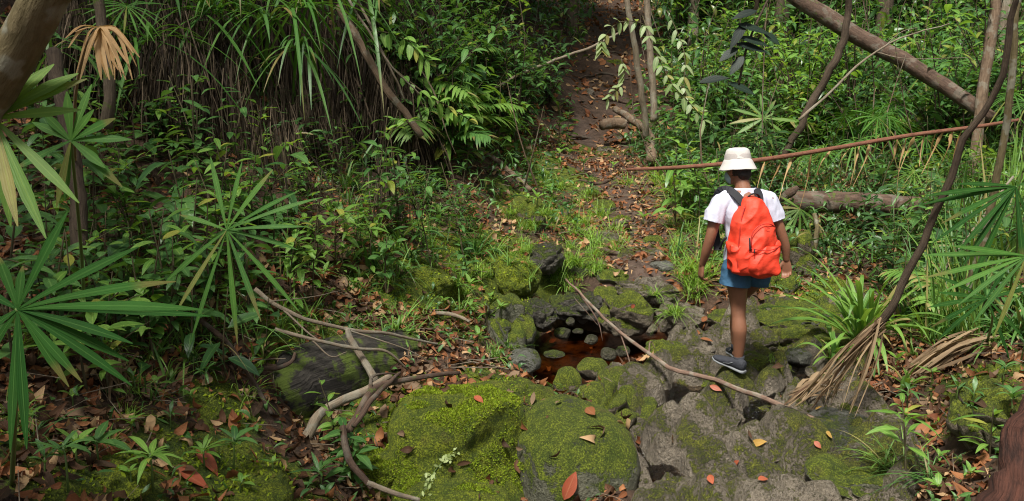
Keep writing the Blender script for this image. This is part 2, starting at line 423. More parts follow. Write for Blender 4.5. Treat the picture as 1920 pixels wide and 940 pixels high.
M['dry'] = leaf_mat('dry_strap_leaf', (.15, .095, .055), (.31, .22, .13), (.09, .05, .03), rough=.75, trans=.15, rib=.2, spec=.2, rib_col=(.4, .3, .18))
M['dry_dark'] = leaf_mat('old_dry_leaf', (.035, .024, .016), (.15, .11, .075), (.02, .013, .01), rough=.8, trans=.08, rib=.2, spec=.2, rib_col=(.2, .15, .1), cfrac=.3)
M['dry_gold'] = leaf_mat('golden_dry_leaf', (.36, .21, .09), (.55, .36, .18), None, rough=.65, trans=.25, rib=.25, spec=.25, rib_col=(.6, .45, .25))
M['litter'] = leaf_mat('fallen_leaf', (.16, .052, .022), (.33, .14, .058), (.42, .27, .14), spec=.2, rough=.7, trans=.08, rib=.3, veins=7, rib_col=(.33, .19, .10), cfrac=.28)
M['litter_dark'] = leaf_mat('old_fallen_leaf', (.04, .022, .013), (.11, .05, .026), (.2, .13, .08), spec=.2, rough=.7, trans=.05, rib=.3, veins=7, rib_col=(.16, .09, .05), cfrac=.2)
M['leaf_red'] = leaf_mat('rust_red_leaf', (.33, .075, .035), (.36, .09, .04), None, rough=.5, trans=.05, rib=.4, veins=9, rib_col=(.45, .2, .1))
M['leaf_yellow'] = leaf_mat('yellow_leaf', (.52, .30, .07), (.58, .36, .10), None, rough=.5, trans=.1, rib=.35, veins=9, rib_col=(.6, .45, .2))
M['lichenplant'] = leaf_mat('pale_creeper_leaf', (.26, .34, .10), (.42, .5, .22), None, rough=.6, trans=.2)
M['bark_dark'] = bark_mat('dark_bark', (.045, .03, .02), (.09, .065, .042))
M['bark'] = bark_mat('brown_bark', (.11, .07, .045), (.20, .14, .09), lichen=.25)
M['bark_red'] = bark_mat('reddish_bark', (.05, .030, .021), (.125, .080, .055), lichen=.15, moss=.12, stretch=4)
M['bark_pale'] = bark_mat('pale_bark', (.17, .13, .09), (.31, .25, .18), lichen=.3)
M['bark_mottled'] = bark_mat('mottled_bark', (.10, .08, .035), (.17, .135, .07), lichen=.4, stretch=3)
M['bark_moss'] = bark_mat('mossy_bark', (.06, .045, .03), (.12, .09, .06), moss=.25)
M['bark_branch'] = bark_mat('pinkish_bark', (.13, .075, .055), (.27, .18, .13), lichen=.35, stretch=4)
M['bark_rot'] = bark_mat('rotten_wood', (.022, .010, .007), (.085, .032, .02), stretch=9, bump=1.0)
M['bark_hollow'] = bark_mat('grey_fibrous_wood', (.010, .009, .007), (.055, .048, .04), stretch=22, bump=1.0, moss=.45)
M['stem'] = bark_mat('green_brown_stem', (.07, .06, .03), (.12, .10, .05), stretch=3)
M['stem_green'] = plain('green_stem', (.10, .16, .04), .5)
M['rachis'] = bark_mat('rust_brown_stalk', (.17, .065, .038), (.26, .115, .07), stretch=8, rough=.6)
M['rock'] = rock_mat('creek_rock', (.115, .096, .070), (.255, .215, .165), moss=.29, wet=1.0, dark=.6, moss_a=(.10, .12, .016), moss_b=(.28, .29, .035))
M['rock_moss'] = rock_mat('mossy_rock', (.095, .078, .052), (.19, .155, .11), moss=.66, moss_a=(.10, .14, .012), moss_b=(.30, .35, .025))
M['moss_full'] = rock_mat('deep_moss', moss=1.35, moss_a=(.12, .18, .012), moss_b=(.37, .43, .022), up0=-.3)
M['rock_olive'] = rock_mat('olive_rock', stone_a=(.075, .08, .05), stone_b=(.18, .175, .12), moss=.56, moss_a=(.10, .15, .012), moss_b=(.29, .35, .025), dark=.35)
M['rock_grey'] = rock_mat('grey_rock', stone_a=(.085, .085, .07), stone_b=(.17, .17, .14), moss=.22, dark=.4)
M['rock_dark'] = rock_mat('dark_wet_rock', stone_a=(.05, .045, .035), stone_b=(.12, .11, .085), moss=.35, wet=.8)
M['pebble'] = rock_mat('pebble', stone_a=(.05, .048, .028), stone_b=(.11, .10, .065), moss=.35, wet=.8, dark=.3)

def ground_mat():
    n = NT('forest_floor'); p = n.pos()
    at = n.node('ShaderNodeAttribute', attribute_name='cover'); s = n.node('ShaderNodeSeparateColor'); n.link(at.outputs['Color'], s.inputs[0])
    big = n.noise(1.6, 5, .6, p); mid = n.noise(8, 6, .7, p, .5); fine = n.noise(50, 5, .7, p); micro = n.noise(110, 3, .7, p)
    col = n.mix(n.ramp(mid, .3, .7), (.035, .022, .014), (.10, .060, .038))
    col = n.mix(n.ramp(fine, .5, .75, 0, .7), col, (.19, .105, .065))
    mud = n.mix(n.ramp(mid, .3, .7), (.055, .036, .026), (.13, .088, .068))
    col = n.mix(s.outputs[1], col, mud)
    red = n.mix(n.ramp(mid, .35, .65), (.035, .014, .005), (.18, .105, .03))
    col = n.mix(s.outputs[2], col, red)
    mm = n.math('ADD', n.math('MULTIPLY', mid, .6), n.math('MULTIPLY', fine, .4))
    msk = n.ramp(n.math('ADD', mm, n.math('SUBTRACT', n.math('MULTIPLY', s.outputs[0], .75), .85)), -.03, .08)
    mcol = n.mix(n.ramp(n.noise(13, 5, .65, p), .35, .65), (.055, .09, .010), (.20, .24, .02))
    mcol = n.mix(n.ramp(micro, .45, .62, .7, 0), mcol, (.015, .025, .005))
    col = n.mix(msk, col, mcol)
    nr = n.bump(n.math('ADD', n.math('ADD', mid, n.math('MULTIPLY', fine, .6)), n.math('MULTIPLY', micro, .3)), .9, .03)
    rg = n.ramp(s.outputs[1], 0, 1, .9, .5)
    return n.done(n.principled(col, rg, .3, nr))
M['ground'] = ground_mat()
def water_mat():
    n = NT('tea_coloured_water'); p = n.pos()
    mp = n.node('ShaderNodeMapping'); n.link(p, mp.inputs[0]); mp.inputs['Scale'].default_value = (1, 1, .1)
    h = n.noise(9, 3, .55, mp.outputs[0]); h2 = n.noise(34, 3, .6, mp.outputs[0])
    nr = n.bump(n.math('ADD', h, n.math('MULTIPLY', h2, .4)), .35, .012)
    gl = n.node('ShaderNodeBsdfGlossy'); gl.inputs['Roughness'].default_value = .03; n.link(nr, gl.inputs['Normal'])
    tr = n.node('ShaderNodeBsdfTransparent'); tr.inputs[0].default_value = (.45, .27, .15, 1)
    fr = n.node('ShaderNodeFresnel'); fr.inputs[0].default_value = 1.33; n.link(nr, fr.inputs[1])
    mx = n.node('ShaderNodeMixShader'); n.link(fr.outputs[0], mx.inputs[0]); n.link(tr.outputs[0], mx.inputs[1]); n.link(gl.outputs[0], mx.inputs[2])
    return n.done(mx.outputs[0])
M['water'] = water_mat()
def stream_mat():
    n = NT('riffling_water'); p = n.pos()
    h = n.noise(26, 4, .6, p, 1.2); h2 = n.noise(80, 2, .6, p)
    nr = n.bump(n.math('ADD', h, n.math('MULTIPLY', h2, .35)), 1.0, .09)
    gl = n.node('ShaderNodeBsdfGlossy'); gl.inputs['Roughness'].default_value = .13; n.link(nr, gl.inputs['Normal'])
    tr = n.node('ShaderNodeBsdfTransparent'); tr.inputs[0].default_value = (.6, .5, .4, 1)
    fr = n.node('ShaderNodeFresnel'); fr.inputs[0].default_value = 1.6; n.link(nr, fr.inputs[1])
    mx = n.node('ShaderNodeMixShader'); n.link(fr.outputs[0], mx.inputs[0]); n.link(tr.outputs[0], mx.inputs[1]); n.link(gl.outputs[0], mx.inputs[2])
    return n.done(mx.outputs[0])
M['stream'] = stream_mat()
# ------------------------------------------------------------------ ground sheet
PATH = np.array([P(u, v, Y)[:2] for u, v, Y in [(1200,520,7.4),(1190,450,8.6),(1170,380,9.9),(1120,320,11.3),(1085,285,12.3),(1110,220,14.4),(1150,150,17),(1165,80,20),(1160,10,25)]])
def path_d(x, y):
    best = np.full(np.shape(x), 1e9)
    for (ax, ay), (bx, by) in zip(PATH[:-1], PATH[1:]):
        ex, ey = bx - ax, by - ay
        t = np.clip(((x - ax) * ex + (y - ay) * ey) / (ex * ex + ey * ey), 0, 1)
        best = np.minimum(best, np.hypot(x - ax - t * ex, y - ay - t * ey))
    return best
MOSSY = [(G(u, v)[:2], r) for u, v, r in [(800,530,.55),(860,480,.4),(740,560,.3),(930,540,.35),(1040,320,.6),(1000,400,.5),(960,480,.4),(1100,280,.5),(980,640,.3),
        (420,900,.35),(480,930,.4),(180,910,.3),(540,620,.3),(420,770,.2),(1890,770,.4),(1840,720,.3),(1540,560,.4),(930,720,.25),(1150,410,.3),(650,640,.25),(700,800,.3),(560,720,.2)]]
def build_ground():
    ny, nx = GZ.shape
    V = np.stack([_gx, _gy, GZ], -1).reshape(-1, 3)
    i = np.arange(ny - 1)[:, None] * nx; j = np.arange(nx - 1)[None]
    Q = np.stack([i + j, i + j + 1, i + nx + j + 1, i + nx + j], -1).reshape(-1, 4)
    me = new_mesh('ground', V, Q, M['ground'])
    x, y = V[:, 0], V[:, 1]
    nz_ = fbm2(x, y, 2.2, 3, 21)
    moss = np.zeros(len(V))
    for (c, r) in MOSSY: moss = np.maximum(moss, 1.15 * np.exp(-((x - c[0]) ** 2 + (y - c[1]) ** 2) / (r * r)))
    moss = np.clip(moss + .18 * nz_ + .12, 0, 1)
    pd = path_d(x, y); mud = sstep(.55, .2, pd + .15 * nz_) * (.25 + .75 * sstep(.0, .5, fbm2(x, y, .9, 2, 55)))
    sp = poly_sd(x, y, POOL); red = sstep(.08, -.05, sp)
    moss = moss * (1 - mud * .8) * (1 - red)
    ca = me.color_attributes.new('cover', 'FLOAT_COLOR', 'POINT')
    ca.data.foreach_set('color', np.stack([moss, mud, red, np.ones(len(V))], -1).astype(np.float32).ravel())
    return tag(obj('ground', me), kind='structure')
build_ground()

# ------------------------------------------------------------------ bedrock of the creek: rounded lobes split by cracks
rng = np.random.default_rng(5)
def lobes(x, y, seeds, warp=.06):
    wx = x + warp * fbm2(x, y, 3.0, 2, 31); wy = y + warp * fbm2(x, y, 3.0, 2, 37)
    a = R(28); c, s_ = math.cos(a), math.sin(a)
    X = wx * c + wy * s_; Y = (-wx * s_ + wy * c) * .66
    d = np.stack([np.hypot(X - (p[0] * c + p[1] * s_), Y - (-p[0] * s_ + p[1] * c) * .66) * p[2] for p in seeds], -1)
    o = np.partition(d, 1, axis=-1); return o[..., 0], o[..., 1], np.argmin(d, -1)
_bx = np.arange(.35, 4.1, .012); _by = np.arange(3.1, 7.9, .012)
_BX, _BY = np.meshgrid(_bx, _by)
seeds = [(rng.uniform(.3, 4.1), rng.uniform(3.0, 7.9), rng.uniform(.8, 1.25)) for _ in range(85)]
tilt = [(rng.uniform(-.15, .15), rng.uniform(-.18, .12), rng.uniform(-.05, .06)) for _ in seeds]
f1, f2, idx = lobes(_BX, _BY, seeds)
seeds2 = [(rng.uniform(.3, 4.1), rng.uniform(3.0, 7.9), rng.uniform(.85, 1.2)) for _ in range(420)]
g1, g2, idx2 = lobes(_BX, _BY, seeds2, .05)
T = np.array(tilt); S = np.array(seeds)
tz = T[idx, 2] + T[idx, 0] * (_BX - S[idx, 0]) + T[idx, 1] * (_BY - S[idx, 1])
pil = lambda a, b, w: np.sqrt(np.clip((b - a) / (b + a + 1e-6) / w, 0, 1))
edge = pil(f1, f2, .55); edge2 = pil(g1, g2, .55)
strength2 = .75 + .35 * sstep(-.2, .4, fbm2(_BX, _BY, 1.2, 2, 77))
bed = rbf(_BX, _BY) - .12 + .19 * edge + .12 * edge2 * strength2 + tz * .45 * edge + .028 * fbm2(_BX, _BY, 3.5, 4, 50) + .006 * fbm2(_BX, _BY, 16, 3, 60)
_sb = poly_sd(_BX, _BY, BED) + .08 * fbm2(_BX, _BY, 2.4, 3, 80); _spool = poly_sd(_BX, _BY, POOL) + .04 * fbm2(_BX, _BY, 5, 2, 81)
bed = bed - .55 * sstep(-.02, .22, _sb) - .45 * sstep(.06, -.05, _spool)
# little channels the water runs in
CHAN = []
for poly, r in (([(1490,690),(1510,730),(1440,760),(1400,790)], .085), ([(1290,715),(1275,760),(1240,790)], .10), ([(1190,840),(1270,925),(1330,945)], .05)):
    pp = [PZ(u, v, 0.02)[:2] for u, v in poly]; CHAN.append((pp, r))
def chan_d(x, y, pp):
    best = np.full(np.shape(x), 1e9)
    for (ax, ay), (bx, by) in zip(pp[:-1], pp[1:]):
        ex, ey = bx - ax, by - ay
        t = np.clip(((x - ax) * ex + (y - ay) * ey) / (ex * ex + ey * ey), 0, 1)
        best = np.minimum(best, np.hypot(x - ax - t * ex, y - ay - t * ey))
    return best
for pp, r in CHAN:
    bed = bed - .24 * sstep(r * 1.9, r * .5, chan_d(_BX, _BY, pp) + .05 * fbm2(_BX, _BY, 5, 2, 91))
def bed_z(x, y):
    i = np.clip(((np.asarray(x) - _bx[0]) / .012).astype(int), 0, len(_bx) - 1); j = np.clip(((np.asarray(y) - _by[0]) / .012).astype(int), 0, len(_by) - 1)
    ok = (np.asarray(x) > _bx[0]) & (np.asarray(x) < _bx[-1]) & (np.asarray(y) > _by[0]) & (np.asarray(y) < _by[-1])
    return np.where(ok, bed[j, i], -9.0)
EXTRA.append(bed_z)
ny, nx = bed.shape
keep = bed > (gz(_BX, _BY) - .10)
Vb = np.stack([_BX, _BY, bed], -1).reshape(-1, 3)
i = np.arange(ny - 1)[:, None] * nx; j = np.arange(nx - 1)[None]
Qb = np.stack([i + j, i + j + 1, i + nx + j + 1, i + nx + j], -1).reshape(-1, 4)
kk = keep.ravel()[Qb].any(1); Qb = Qb[kk]
used = np.unique(Qb); remap = np.zeros(len(Vb), int); remap[used] = np.arange(len(used))
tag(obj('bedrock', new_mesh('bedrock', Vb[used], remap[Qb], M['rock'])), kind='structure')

# ------------------------------------------------------------------ water
def sheet(name, poly, z, mat, step=.03, amp=0.0, grow=0.0):
    poly = np.array(poly); x0, y0 = poly.min(0) - grow - .05; x1, y1 = poly.max(0) + grow + .05
    X, Y = np.meshgrid(np.arange(x0, x1, step), np.arange(y0, y1, step))
    sd_ = poly_sd(X, Y, [tuple(p) for p in poly])
    zz = np.full_like(X, z) if not callable(z) else z(X, Y)
    if amp: zz = zz + amp * fbm2(X, Y, 22, 3, 13)
    V = np.stack([X, Y, zz], -1).reshape(-1, 3); ny, nx = X.shape
    i = np.arange(ny - 1)[:, None] * nx; j = np.arange(nx - 1)[None]
    Q = np.stack([i + j, i + j + 1, i + nx + j + 1, i + nx + j], -1).reshape(-1, 4)
    k = (sd_.ravel()[Q] < grow + step).any(1); Q = Q[k]; u = np.unique(Q); r = np.zeros(len(V), int); r[u] = np.arange(len(u))
    return tag(obj(name, new_mesh(name, V[u], r[Q], mat)), kind='structure')
sheet('water', POOL, POOL_Z, M['water'], grow=.25)
for k, (pp, r) in enumerate(CHAN):
    pp = np.array(pp); d = norm(np.gradient(pp, axis=0)); nrm = np.stack([-d[:, 1], d[:, 0]], -1)
    poly = np.concatenate([pp + nrm * r * 1.3, (pp - nrm * r * 1.3)[::-1]])
    zc = np.array([rbf(*q) for q in pp])
    zf = lambda X, Y, pp=pp, zc=zc: (lambda w: (w * zc).sum(-1) / w.sum(-1))(1 / (((X[..., None] - pp[:, 0]) ** 2 + (Y[..., None] - pp[:, 1]) ** 2) ** 1.5 + .003)) - .050
    sheet('water', poly, zf, M['stream'], step=.008, amp=.014)
# ------------------------------------------------------------------ rocks
from mathutils.bvhtree import BVHTree
BV = []                                   # (vertices, faces) of everything leaves and sticks can lie on
def ico(sub):
    bm = bmesh.new(); bmesh.ops.create_icosphere(bm, subdivisions=sub, radius=1)
    V = np.array([v.co[:] for v in bm.verts]); F = np.array([[v.index for v in f.verts] for f in bm.faces]); bm.free(); return V, F
_ICO = {k: ico(k) for k in (3, 4, 5, 6)}
def rock_shape(w, d, h, n=2.6, rough=.12, seed=0, sub=5, facets=5, lumps=0):
    V, F = _ICO[sub]
    r = np.random.default_rng(seed)
    q = V * ((np.abs(V) ** n).sum(-1) ** (-1 / n))[:, None]
    for _ in range(facets):                                   # a few broken faces
        a = norm(r.normal(size=3) * [1, 1, .7]); lim = r.uniform(.72, .95)
        e = q @ a; q = q - a * np.where(e > lim, (e - lim) * .85, 0)[:, None]
    q = q * [w / 2, d / 2, h / 2]
    s = max(w, d, h)
    q = q + V * (rough * s * .5 * fbm(q / s * 2.6 + seed, 3, seed))[:, None] + V * (rough * .16 * s * fbm(q / s * 11 + seed, 3, seed + 5))[:, None]
    if lumps:                                                 # weathered into knobs with cracks between them
        sd = r.normal(size=(lumps * 2, 3)); sd = sd / np.linalg.norm(sd, axis=1)[:, None]
        Vw = V + .12 * np.stack([fbm(V * 3 + 7 * i, 2, seed + i) for i in range(3)], -1)
        d = np.sort(np.linalg.norm(Vw[:, None] - sd[None], axis=-1), axis=1); pl = np.sqrt(np.clip((d[:, 1] - d[:, 0]) / (d[:, 1] + d[:, 0] + 1e-6) / .5, 0, 1))
        q = q + V * (.115 * s * (pl - .8))[:, None]
    return q, F
def rock(name, label, u, v, Y, wp, hp, d, mat, n=2.6, rough=.14, seed=0, rz=0., tilt=0., sub=5, facets=5, group=None, cat='rock', shape=None, lumps=None):
    c = P(u, v, Y); k = Y / ray(u, v)[1] / FPX
    w, h = wp * k, hp * k
    if lumps is None: lumps = 0 if mat in ('moss_full', 'pebble', 'rock_grey') or sub < 5 else 9
    q, F = rock_shape(w, d, h, n, rough, seed, sub, facets, lumps)
    if shape: q = shape(q)
    m = Matrix.Rotation(rz, 3, 'Z') @ Matrix.Rotation(tilt, 3, 'Y')
    q = q @ np.array(m).T
    o = obj(name, new_mesh(name, q, F, M[mat]), loc=tuple(c))
    tag(o, label, cat, group); BV.append((q + c, F)); return o
def block(q):                              # the big block: a ledge cut into its near face, moss bulging above and below it
    x, y, z = q.T
    front = sstep(.05, -.22, y)
    f = np.exp(-(np.abs(z - .22 - .12 * x) / .075) ** 3 - (np.abs(x - .04) / .20) ** 3) * front
    y2 = y + .02 * f - .15 * sstep(.16, .0, z + .25 * x) * front - .05 * sstep(-.02, -.25, z) * front
    z2 = z + .035 * sstep(-.1, .3, x) + .04 * x * (z > 0) + .03 * fbm(q * 5, 2, 4) * (z > .1)
    return np.stack([x, y2, z2], -1)
rock('boulder', 'big flat-topped block of rock wrapped in bright green moss with a rust leaf on top', 858, 882, 4.62, 262, 305, .68, 'moss_full', 3.9, .08, 3, rz=.12, sub=6, facets=3, cat='boulder', shape=block)
rock('boulder', 'smooth rounded olive grey boulder leaning against the big moss block', 1062, 900, 4.58, 225, 300, .80, 'rock_olive', 2.7, .05, 8, rz=.25, tilt=.28, sub=6, facets=2, lumps=0, cat='boulder')
rock('boulder', 'low mossy shoulder of rock at the foot of the big moss block', 712, 905, 4.42, 130, 120, .4, 'moss_full', 2.8, .10, 12, sub=6, facets=2, cat='boulder')
rock('boulder', 'mossy foot of rock jutting out below the pale creeper sprig', 850, 960, 4.12, 210, 110, .35, 'moss_full', 3.0, .09, 14, sub=6, facets=2, cat='boulder')
rock('boulder', 'long ridge of bedrock furred with green moss beside the small cascade', 1155, 780, 5.45, 140, 130, 1.0, 'rock_moss', 2.8, .14, 21, rz=-.35, tilt=.3, sub=6, lumps=16, cat='boulder')
rock('boulder', 'pale grey leaning rock at the end of the pool below the grass tufts', 950, 622, 6.3, 86, 140, .5, 'rock_olive', 2.8, .12, 23, rz=.3, tilt=-.2, cat='boulder')
rock('boulder', 'flat dark mossy rock between the moss block and the pool', 990, 745, 5.3, 110, 46, .4, 'rock_moss', 2.6, .12, 24, tilt=.35, cat='boulder')
rock('boulder', 'round dark grey boulder above the pool under the grassy bank', 1024, 487, 7.6, 70, 62, .35, 'rock_dark', 2.3, .08, 25, cat='boulder')
rock('boulder', 'mossy boulder with a red leaf on it at the far edge of the pool', 1176, 590, 7.0, 108, 72, .4, 'rock_moss', 2.7, .12, 27, tilt=.15, cat='boulder')
rock('boulder', 'brown humped rock behind the mossy boulder with the red leaf', 1212, 545, 7.5, 130, 60, .45, 'rock', 2.5, .12, 28, cat='boulder')
rock('boulder', 'low brown rock between two light green grass tufts and the hiker', 1275, 600, 7.0, 95, 58, .4, 'rock', 2.6, .14, 29, cat='boulder')
rock('boulder', 'upright mossy boulder beside the right hand of the hiker', 1500, 500, 8.3, 68, 150, .5, 'rock_moss', 3.0, .1, 31, tilt=-.05, cat='boulder')
rock('boulder', 'olive brown boulder behind the thighs of the hiker', 1435, 540, 7.9, 120, 90, .55, 'rock_olive', 2.8, .1, 32, cat='boulder')
rock('boulder', 'long flat rock with a mossy top behind the strap leaf clump', 1575, 580, 7.3, 130, 46, .5, 'rock_olive', 3.0, .12, 33, tilt=-.1, cat='boulder')
rock('boulder', 'rounded mossy boulder with an orange leaf beside the leaf filled gap', 1575, 548, 7.75, 95, 50, .4, 'rock_moss', 2.5, .1, 34, cat='boulder')
rock('boulder', 'flat olive slab just behind the crossing rocks', 1475, 590, 7.2, 115, 42, .5, 'rock_olive', 3.0, .12, 35, cat='boulder')
rock('boulder', 'mossy lump at the edge of the crossing below the strap leaf clump', 1570, 622, 6.7, 70, 50, .35, 'rock_moss', 2.5, .12, 36, cat='boulder')
rock('slab', 'smooth dark grey slab under the tip of the long fallen branch', 1600, 828, 4.85, 200, 95, .55, 'rock_grey', 2.6, .07, 41, tilt=.14, sub=6, cat='rock slab')
rock('slab', 'low mossy slab at the very edge of the creek near the viewer', 1640, 915, 4.15, 240, 62, .5, 'rock_olive', 2.7, .07, 42, tilt=.1, sub=6, cat='rock slab')
rock('slab', 'mossy flat rock beside the leaf filled path above the pool', 1132, 390, 9.8, 48, 36, .35, 'rock_olive', 2.6, .1, 43, cat='rock')
rock('slab', 'grey slab of rock across the path beside the light grass', 1190, 488, 8.0, 105, 34, .5, 'rock', 2.8, .12, 44, cat='rock')
rock('boulder', 'yellow green moss hummock beside the path below the muddy patch', 1022, 318, 11.4, 62, 50, .6, 'moss_full', 2.3, .1, 45, sub=5, cat='moss hummock')
rock('boulder', 'mossy hump of the bank with a fallen branch on it', 985, 415, 8.9, 85, 95, .8, 'rock_moss', 2.5, .1, 46, sub=5, cat='boulder')
rock('boulder', 'sloping moss covered root hump on the leafy bank', 795, 520, 6.55, 190, 60, .45, 'moss_full', 2.4, .12, 47, tilt=.42, sub=6, cat='moss hummock')
rock('boulder', 'steep moss hummock at the top of the bank above the pool', 965, 520, 7.2, 90, 75, .4, 'moss_full', 2.5, .14, 48, tilt=.25, sub=5, cat='moss hummock')
rock('boulder', 'small dark mossy rock where the bank drops to the pool', 1005, 590, 6.9, 70, 60, .35, 'rock_dark', 2.5, .12, 49, cat='boulder')
rock('boulder', 'dark shaded rock behind the pool under the seedling', 1085, 575, 7.35, 110, 50, .35, 'rock_dark', 2.6, .14, 50, cat='boulder')
rock('boulder', 'low moss cushion on the ground among the fallen leaves near the viewer', 440, 925, 3.75, 230, 90, .5, 'moss_full', 2.2, .08, 51, sub=6, cat='moss hummock')
rock('boulder', 'small moss cushion below the large fan palm', 205, 905, 3.2, 150, 70, .35, 'moss_full', 2.2, .1, 52, sub=6, cat='moss hummock')
rock('boulder', 'dark mossy bank hump behind the reddish stump', 1870, 790, 3.9, 150, 130, .5, 'rock_moss', 2.3, .12, 53, cat='moss hummock')
rock('boulder', 'grey round rock right under the grass tuft at the pool edge', 982, 676, 5.9, 66, 36, .3, 'rock_grey', 2.4, .08, 54, cat='boulder')
rock('boulder', 'pointed mossy rock standing in the red brown pool', 1062, 722, 5.95, 56, 62, .22, 'rock_moss', 2.3, .14, 61, sub=4, cat='rock')
rock('boulder', 'green mossy rock at the pool edge beside the pointed one', 1112, 694, 6.15, 56, 42, .24, 'rock_moss', 2.4, .1, 62, sub=4, cat='rock')
for k, (u, v, Y, w, h, lab) in enumerate([(1055,621,6.95,40,25,'olive pebble lying by itself in the far end of the pool'), (1084,617,7.0,24,13,'small whitish pebble beside the olive one in the pool'),
        (1108,633,6.8,30,24,'pale pebble against the thin twig in the pool'), (1070,600,7.15,20,22,'grey pebble standing at the far bank of the pool'),
        (1142,660,6.5,36,32,'green tinged pebble under the long fallen branch'), (1168,655,6.5,34,26,'brown pebble beside the green tinged one under the long branch'),
        (1285,637,6.75,48,18,'flat grey stone at the shallow end of the pool'), (1135,590,7.0,20,16,'small round stone before the mossy boulder with the red leaf'),
        (1180,690,6.2,30,20,'brownish stone between the pool and the moss ridge'), (1120,745,5.75,44,30,'wet stone wedged between the boulder and the moss ridge'),
        (1085,765,5.6,60,30,'dark wet stone at the near tip of the pool'), (1040,660,6.45,50,12,'submerged rust coloured stone in the middle of the pool')]):
    rock('pebble', lab, u, v + 4, Y, w * .85, h * .8, w / 340, 'pebble' if k not in (10,) else 'rock_dark', 2.3, .08, 70 + k, sub=4, cat='pebble', group='pebbles in the pool')
for a in [('rounded mossy lump between the foot of the hiker and the strap leaves',1455,612,6.9,90,50,.34,'rock_moss'),('knobbly mossy lump of the crossing beside the riffle',1500,640,6.6,90,58,.36,'rock_moss'),
        ('mossy brown lump right behind the shoe of the hiker',1425,640,6.6,70,40,.3,'rock'),('mossy rock lump between the shoe and the riffle',1440,700,6.1,100,60,.4,'rock_moss'),('brown rounded lump under the long branch by the pool',1330,690,6.2,90,50,.36,'rock'),
        ('flat brown lump above the wet crack',1300,655,6.5,80,40,.34,'rock'),('dark rounded rock beside the small cascade',1352,800,5.2,100,56,.4,'rock'),('twin humped brown rock below the small cascade',1235,830,4.95,120,80,.42,'rock'),
        ('brown rock hump at the middle of the near bedrock',1400,850,4.75,130,60,.42,'rock'),('mossy rock between two riffles',1352,738,5.8,70,40,.34,'rock_moss'),('olive rock lump at the pool corner under the branch',1250,660,6.45,80,44,.3,'rock_moss'),
        ('square mossy stone behind the shoe',1370,600,7.0,80,36,.3,'rock_moss')]:
    rock('boulder', a[0], *a[1:7], a[7], 2.6, .15, int(a[1]), sub=5, cat='boulder', tilt=.1 * math.sin(a[1]))
for a in [('mossy stone at the side of the path above the flat slab',1225,455,40,26),('half buried mossy stone in the middle of the path',1165,415,36,20),('brown stone on the path below the mossy hummock',1110,365,34,20),
        ('mossy stone beside the muddy patch',1130,285,40,24),('small dark stone on the path above the muddy patch',1065,268,24,14),('stone at the foot of the slim trunk',1185,290,34,22),('mossy rock at the far bend of the path',1100,175,30,18),
        ('stone step at the top of the path',1150,120,40,16),('greenish rock in the grass beside the flat slab',1130,450,60,34),('low rock in the light grass above the seedling',1090,500,70,34),('brown rock at the edge of the light grass',1150,520,60,30),
        ('olive rock under the grass before the brown humped rock',1140,555,60,34)]:
    q = G(a[1], a[2]); rock('stone', a[0], a[1], a[2], q[1], a[3], a[4], a[3] / 260, ('rock_moss', 'rock_olive', 'rock')[a[1] % 3], 2.5, .13, a[1], sub=4, cat='stone', group='stones of the path')
stone_lab = ['beside the orange leaves on the crossing', 'against the tip of the bedrock by the grass', 'where the path meets the rocks', 'below the grassy rocks', 'at the foot of the upright boulder',
             'by the water below the leaf clump', 'beside the riffle', 'among the dry fronds by the creek', 'on the muddy path', 'beside the root step']
for k, (u, v, w, h) in enumerate([(1310,585,34,20),(1345,600,40,28),(1240,500,44,20),(1220,615,36,22),(1545,640,44,26),(1500,668,50,26),(1530,700,40,22),(1600,770,44,24),(1175,440,34,14),(1165,262,30,16)]):
    q = G(u, v); rock('stone', 'brown grey stone ' + stone_lab[k], u, v, q[1], w, h, w / 230, ('rock', 'rock_olive', 'rock_grey')[k % 3], 2.4, .12, 90 + k, sub=4, cat='stone', group='loose stones')
sel = (GY > .8) & (GY < 30); selx = (GX > -9) & (GX < 13)
_jj = np.nonzero(sel)[0]; _ii = np.nonzero(selx)[0]
_sx, _sy = np.meshgrid(GX[_ii], GY[_jj]); _V = np.stack([_sx, _sy, GZ[np.ix_(_jj, _ii)]], -1).reshape(-1, 3)
_n, _m = _sx.shape; i = np.arange(_n - 1)[:, None] * _m; j = np.arange(_m - 1)[None]
_Q = np.stack([i + j, i + j + 1, i + _m + j + 1, i + _m + j], -1).reshape(-1, 4)
_Fs = [tuple(q) for q in _Q.tolist()]; _Vs = _V.tolist(); off = len(_Vs)
_Vs += Vb[used].tolist(); _Fs += (remap[Qb] + off).tolist(); off = len(_Vs)
for q, F in BV:
    _Vs += q.tolist(); _Fs += (F + off).tolist(); off = len(_Vs)
BVH = BVHTree.FromPolygons(_Vs, _Fs)
def drop(x, y):
    h = BVH.ray_cast(Vector((x, y, 12)), Vector((0, 0, -1)))
    return (h[0], h[1]) if h[0] is not None else (Vector((x, y, float(gz(x, y)))), Vector((0, 0, 1)))
def HIT(u, v):
    h = BVH.ray_cast(Vector((0, 0, CAM_H)), Vector(ray(u, v)))
    return (np.array(h[0]), np.array(h[1])) if h[0] is not None else (G(u, v), np.array([0, 0, 1.]))
def pt(u, v, Y=None, lift=0.0):
    p = P(u, v, Y) if Y else HIT(u, v)[0]
    return np.array(p) + [0, 0, lift]
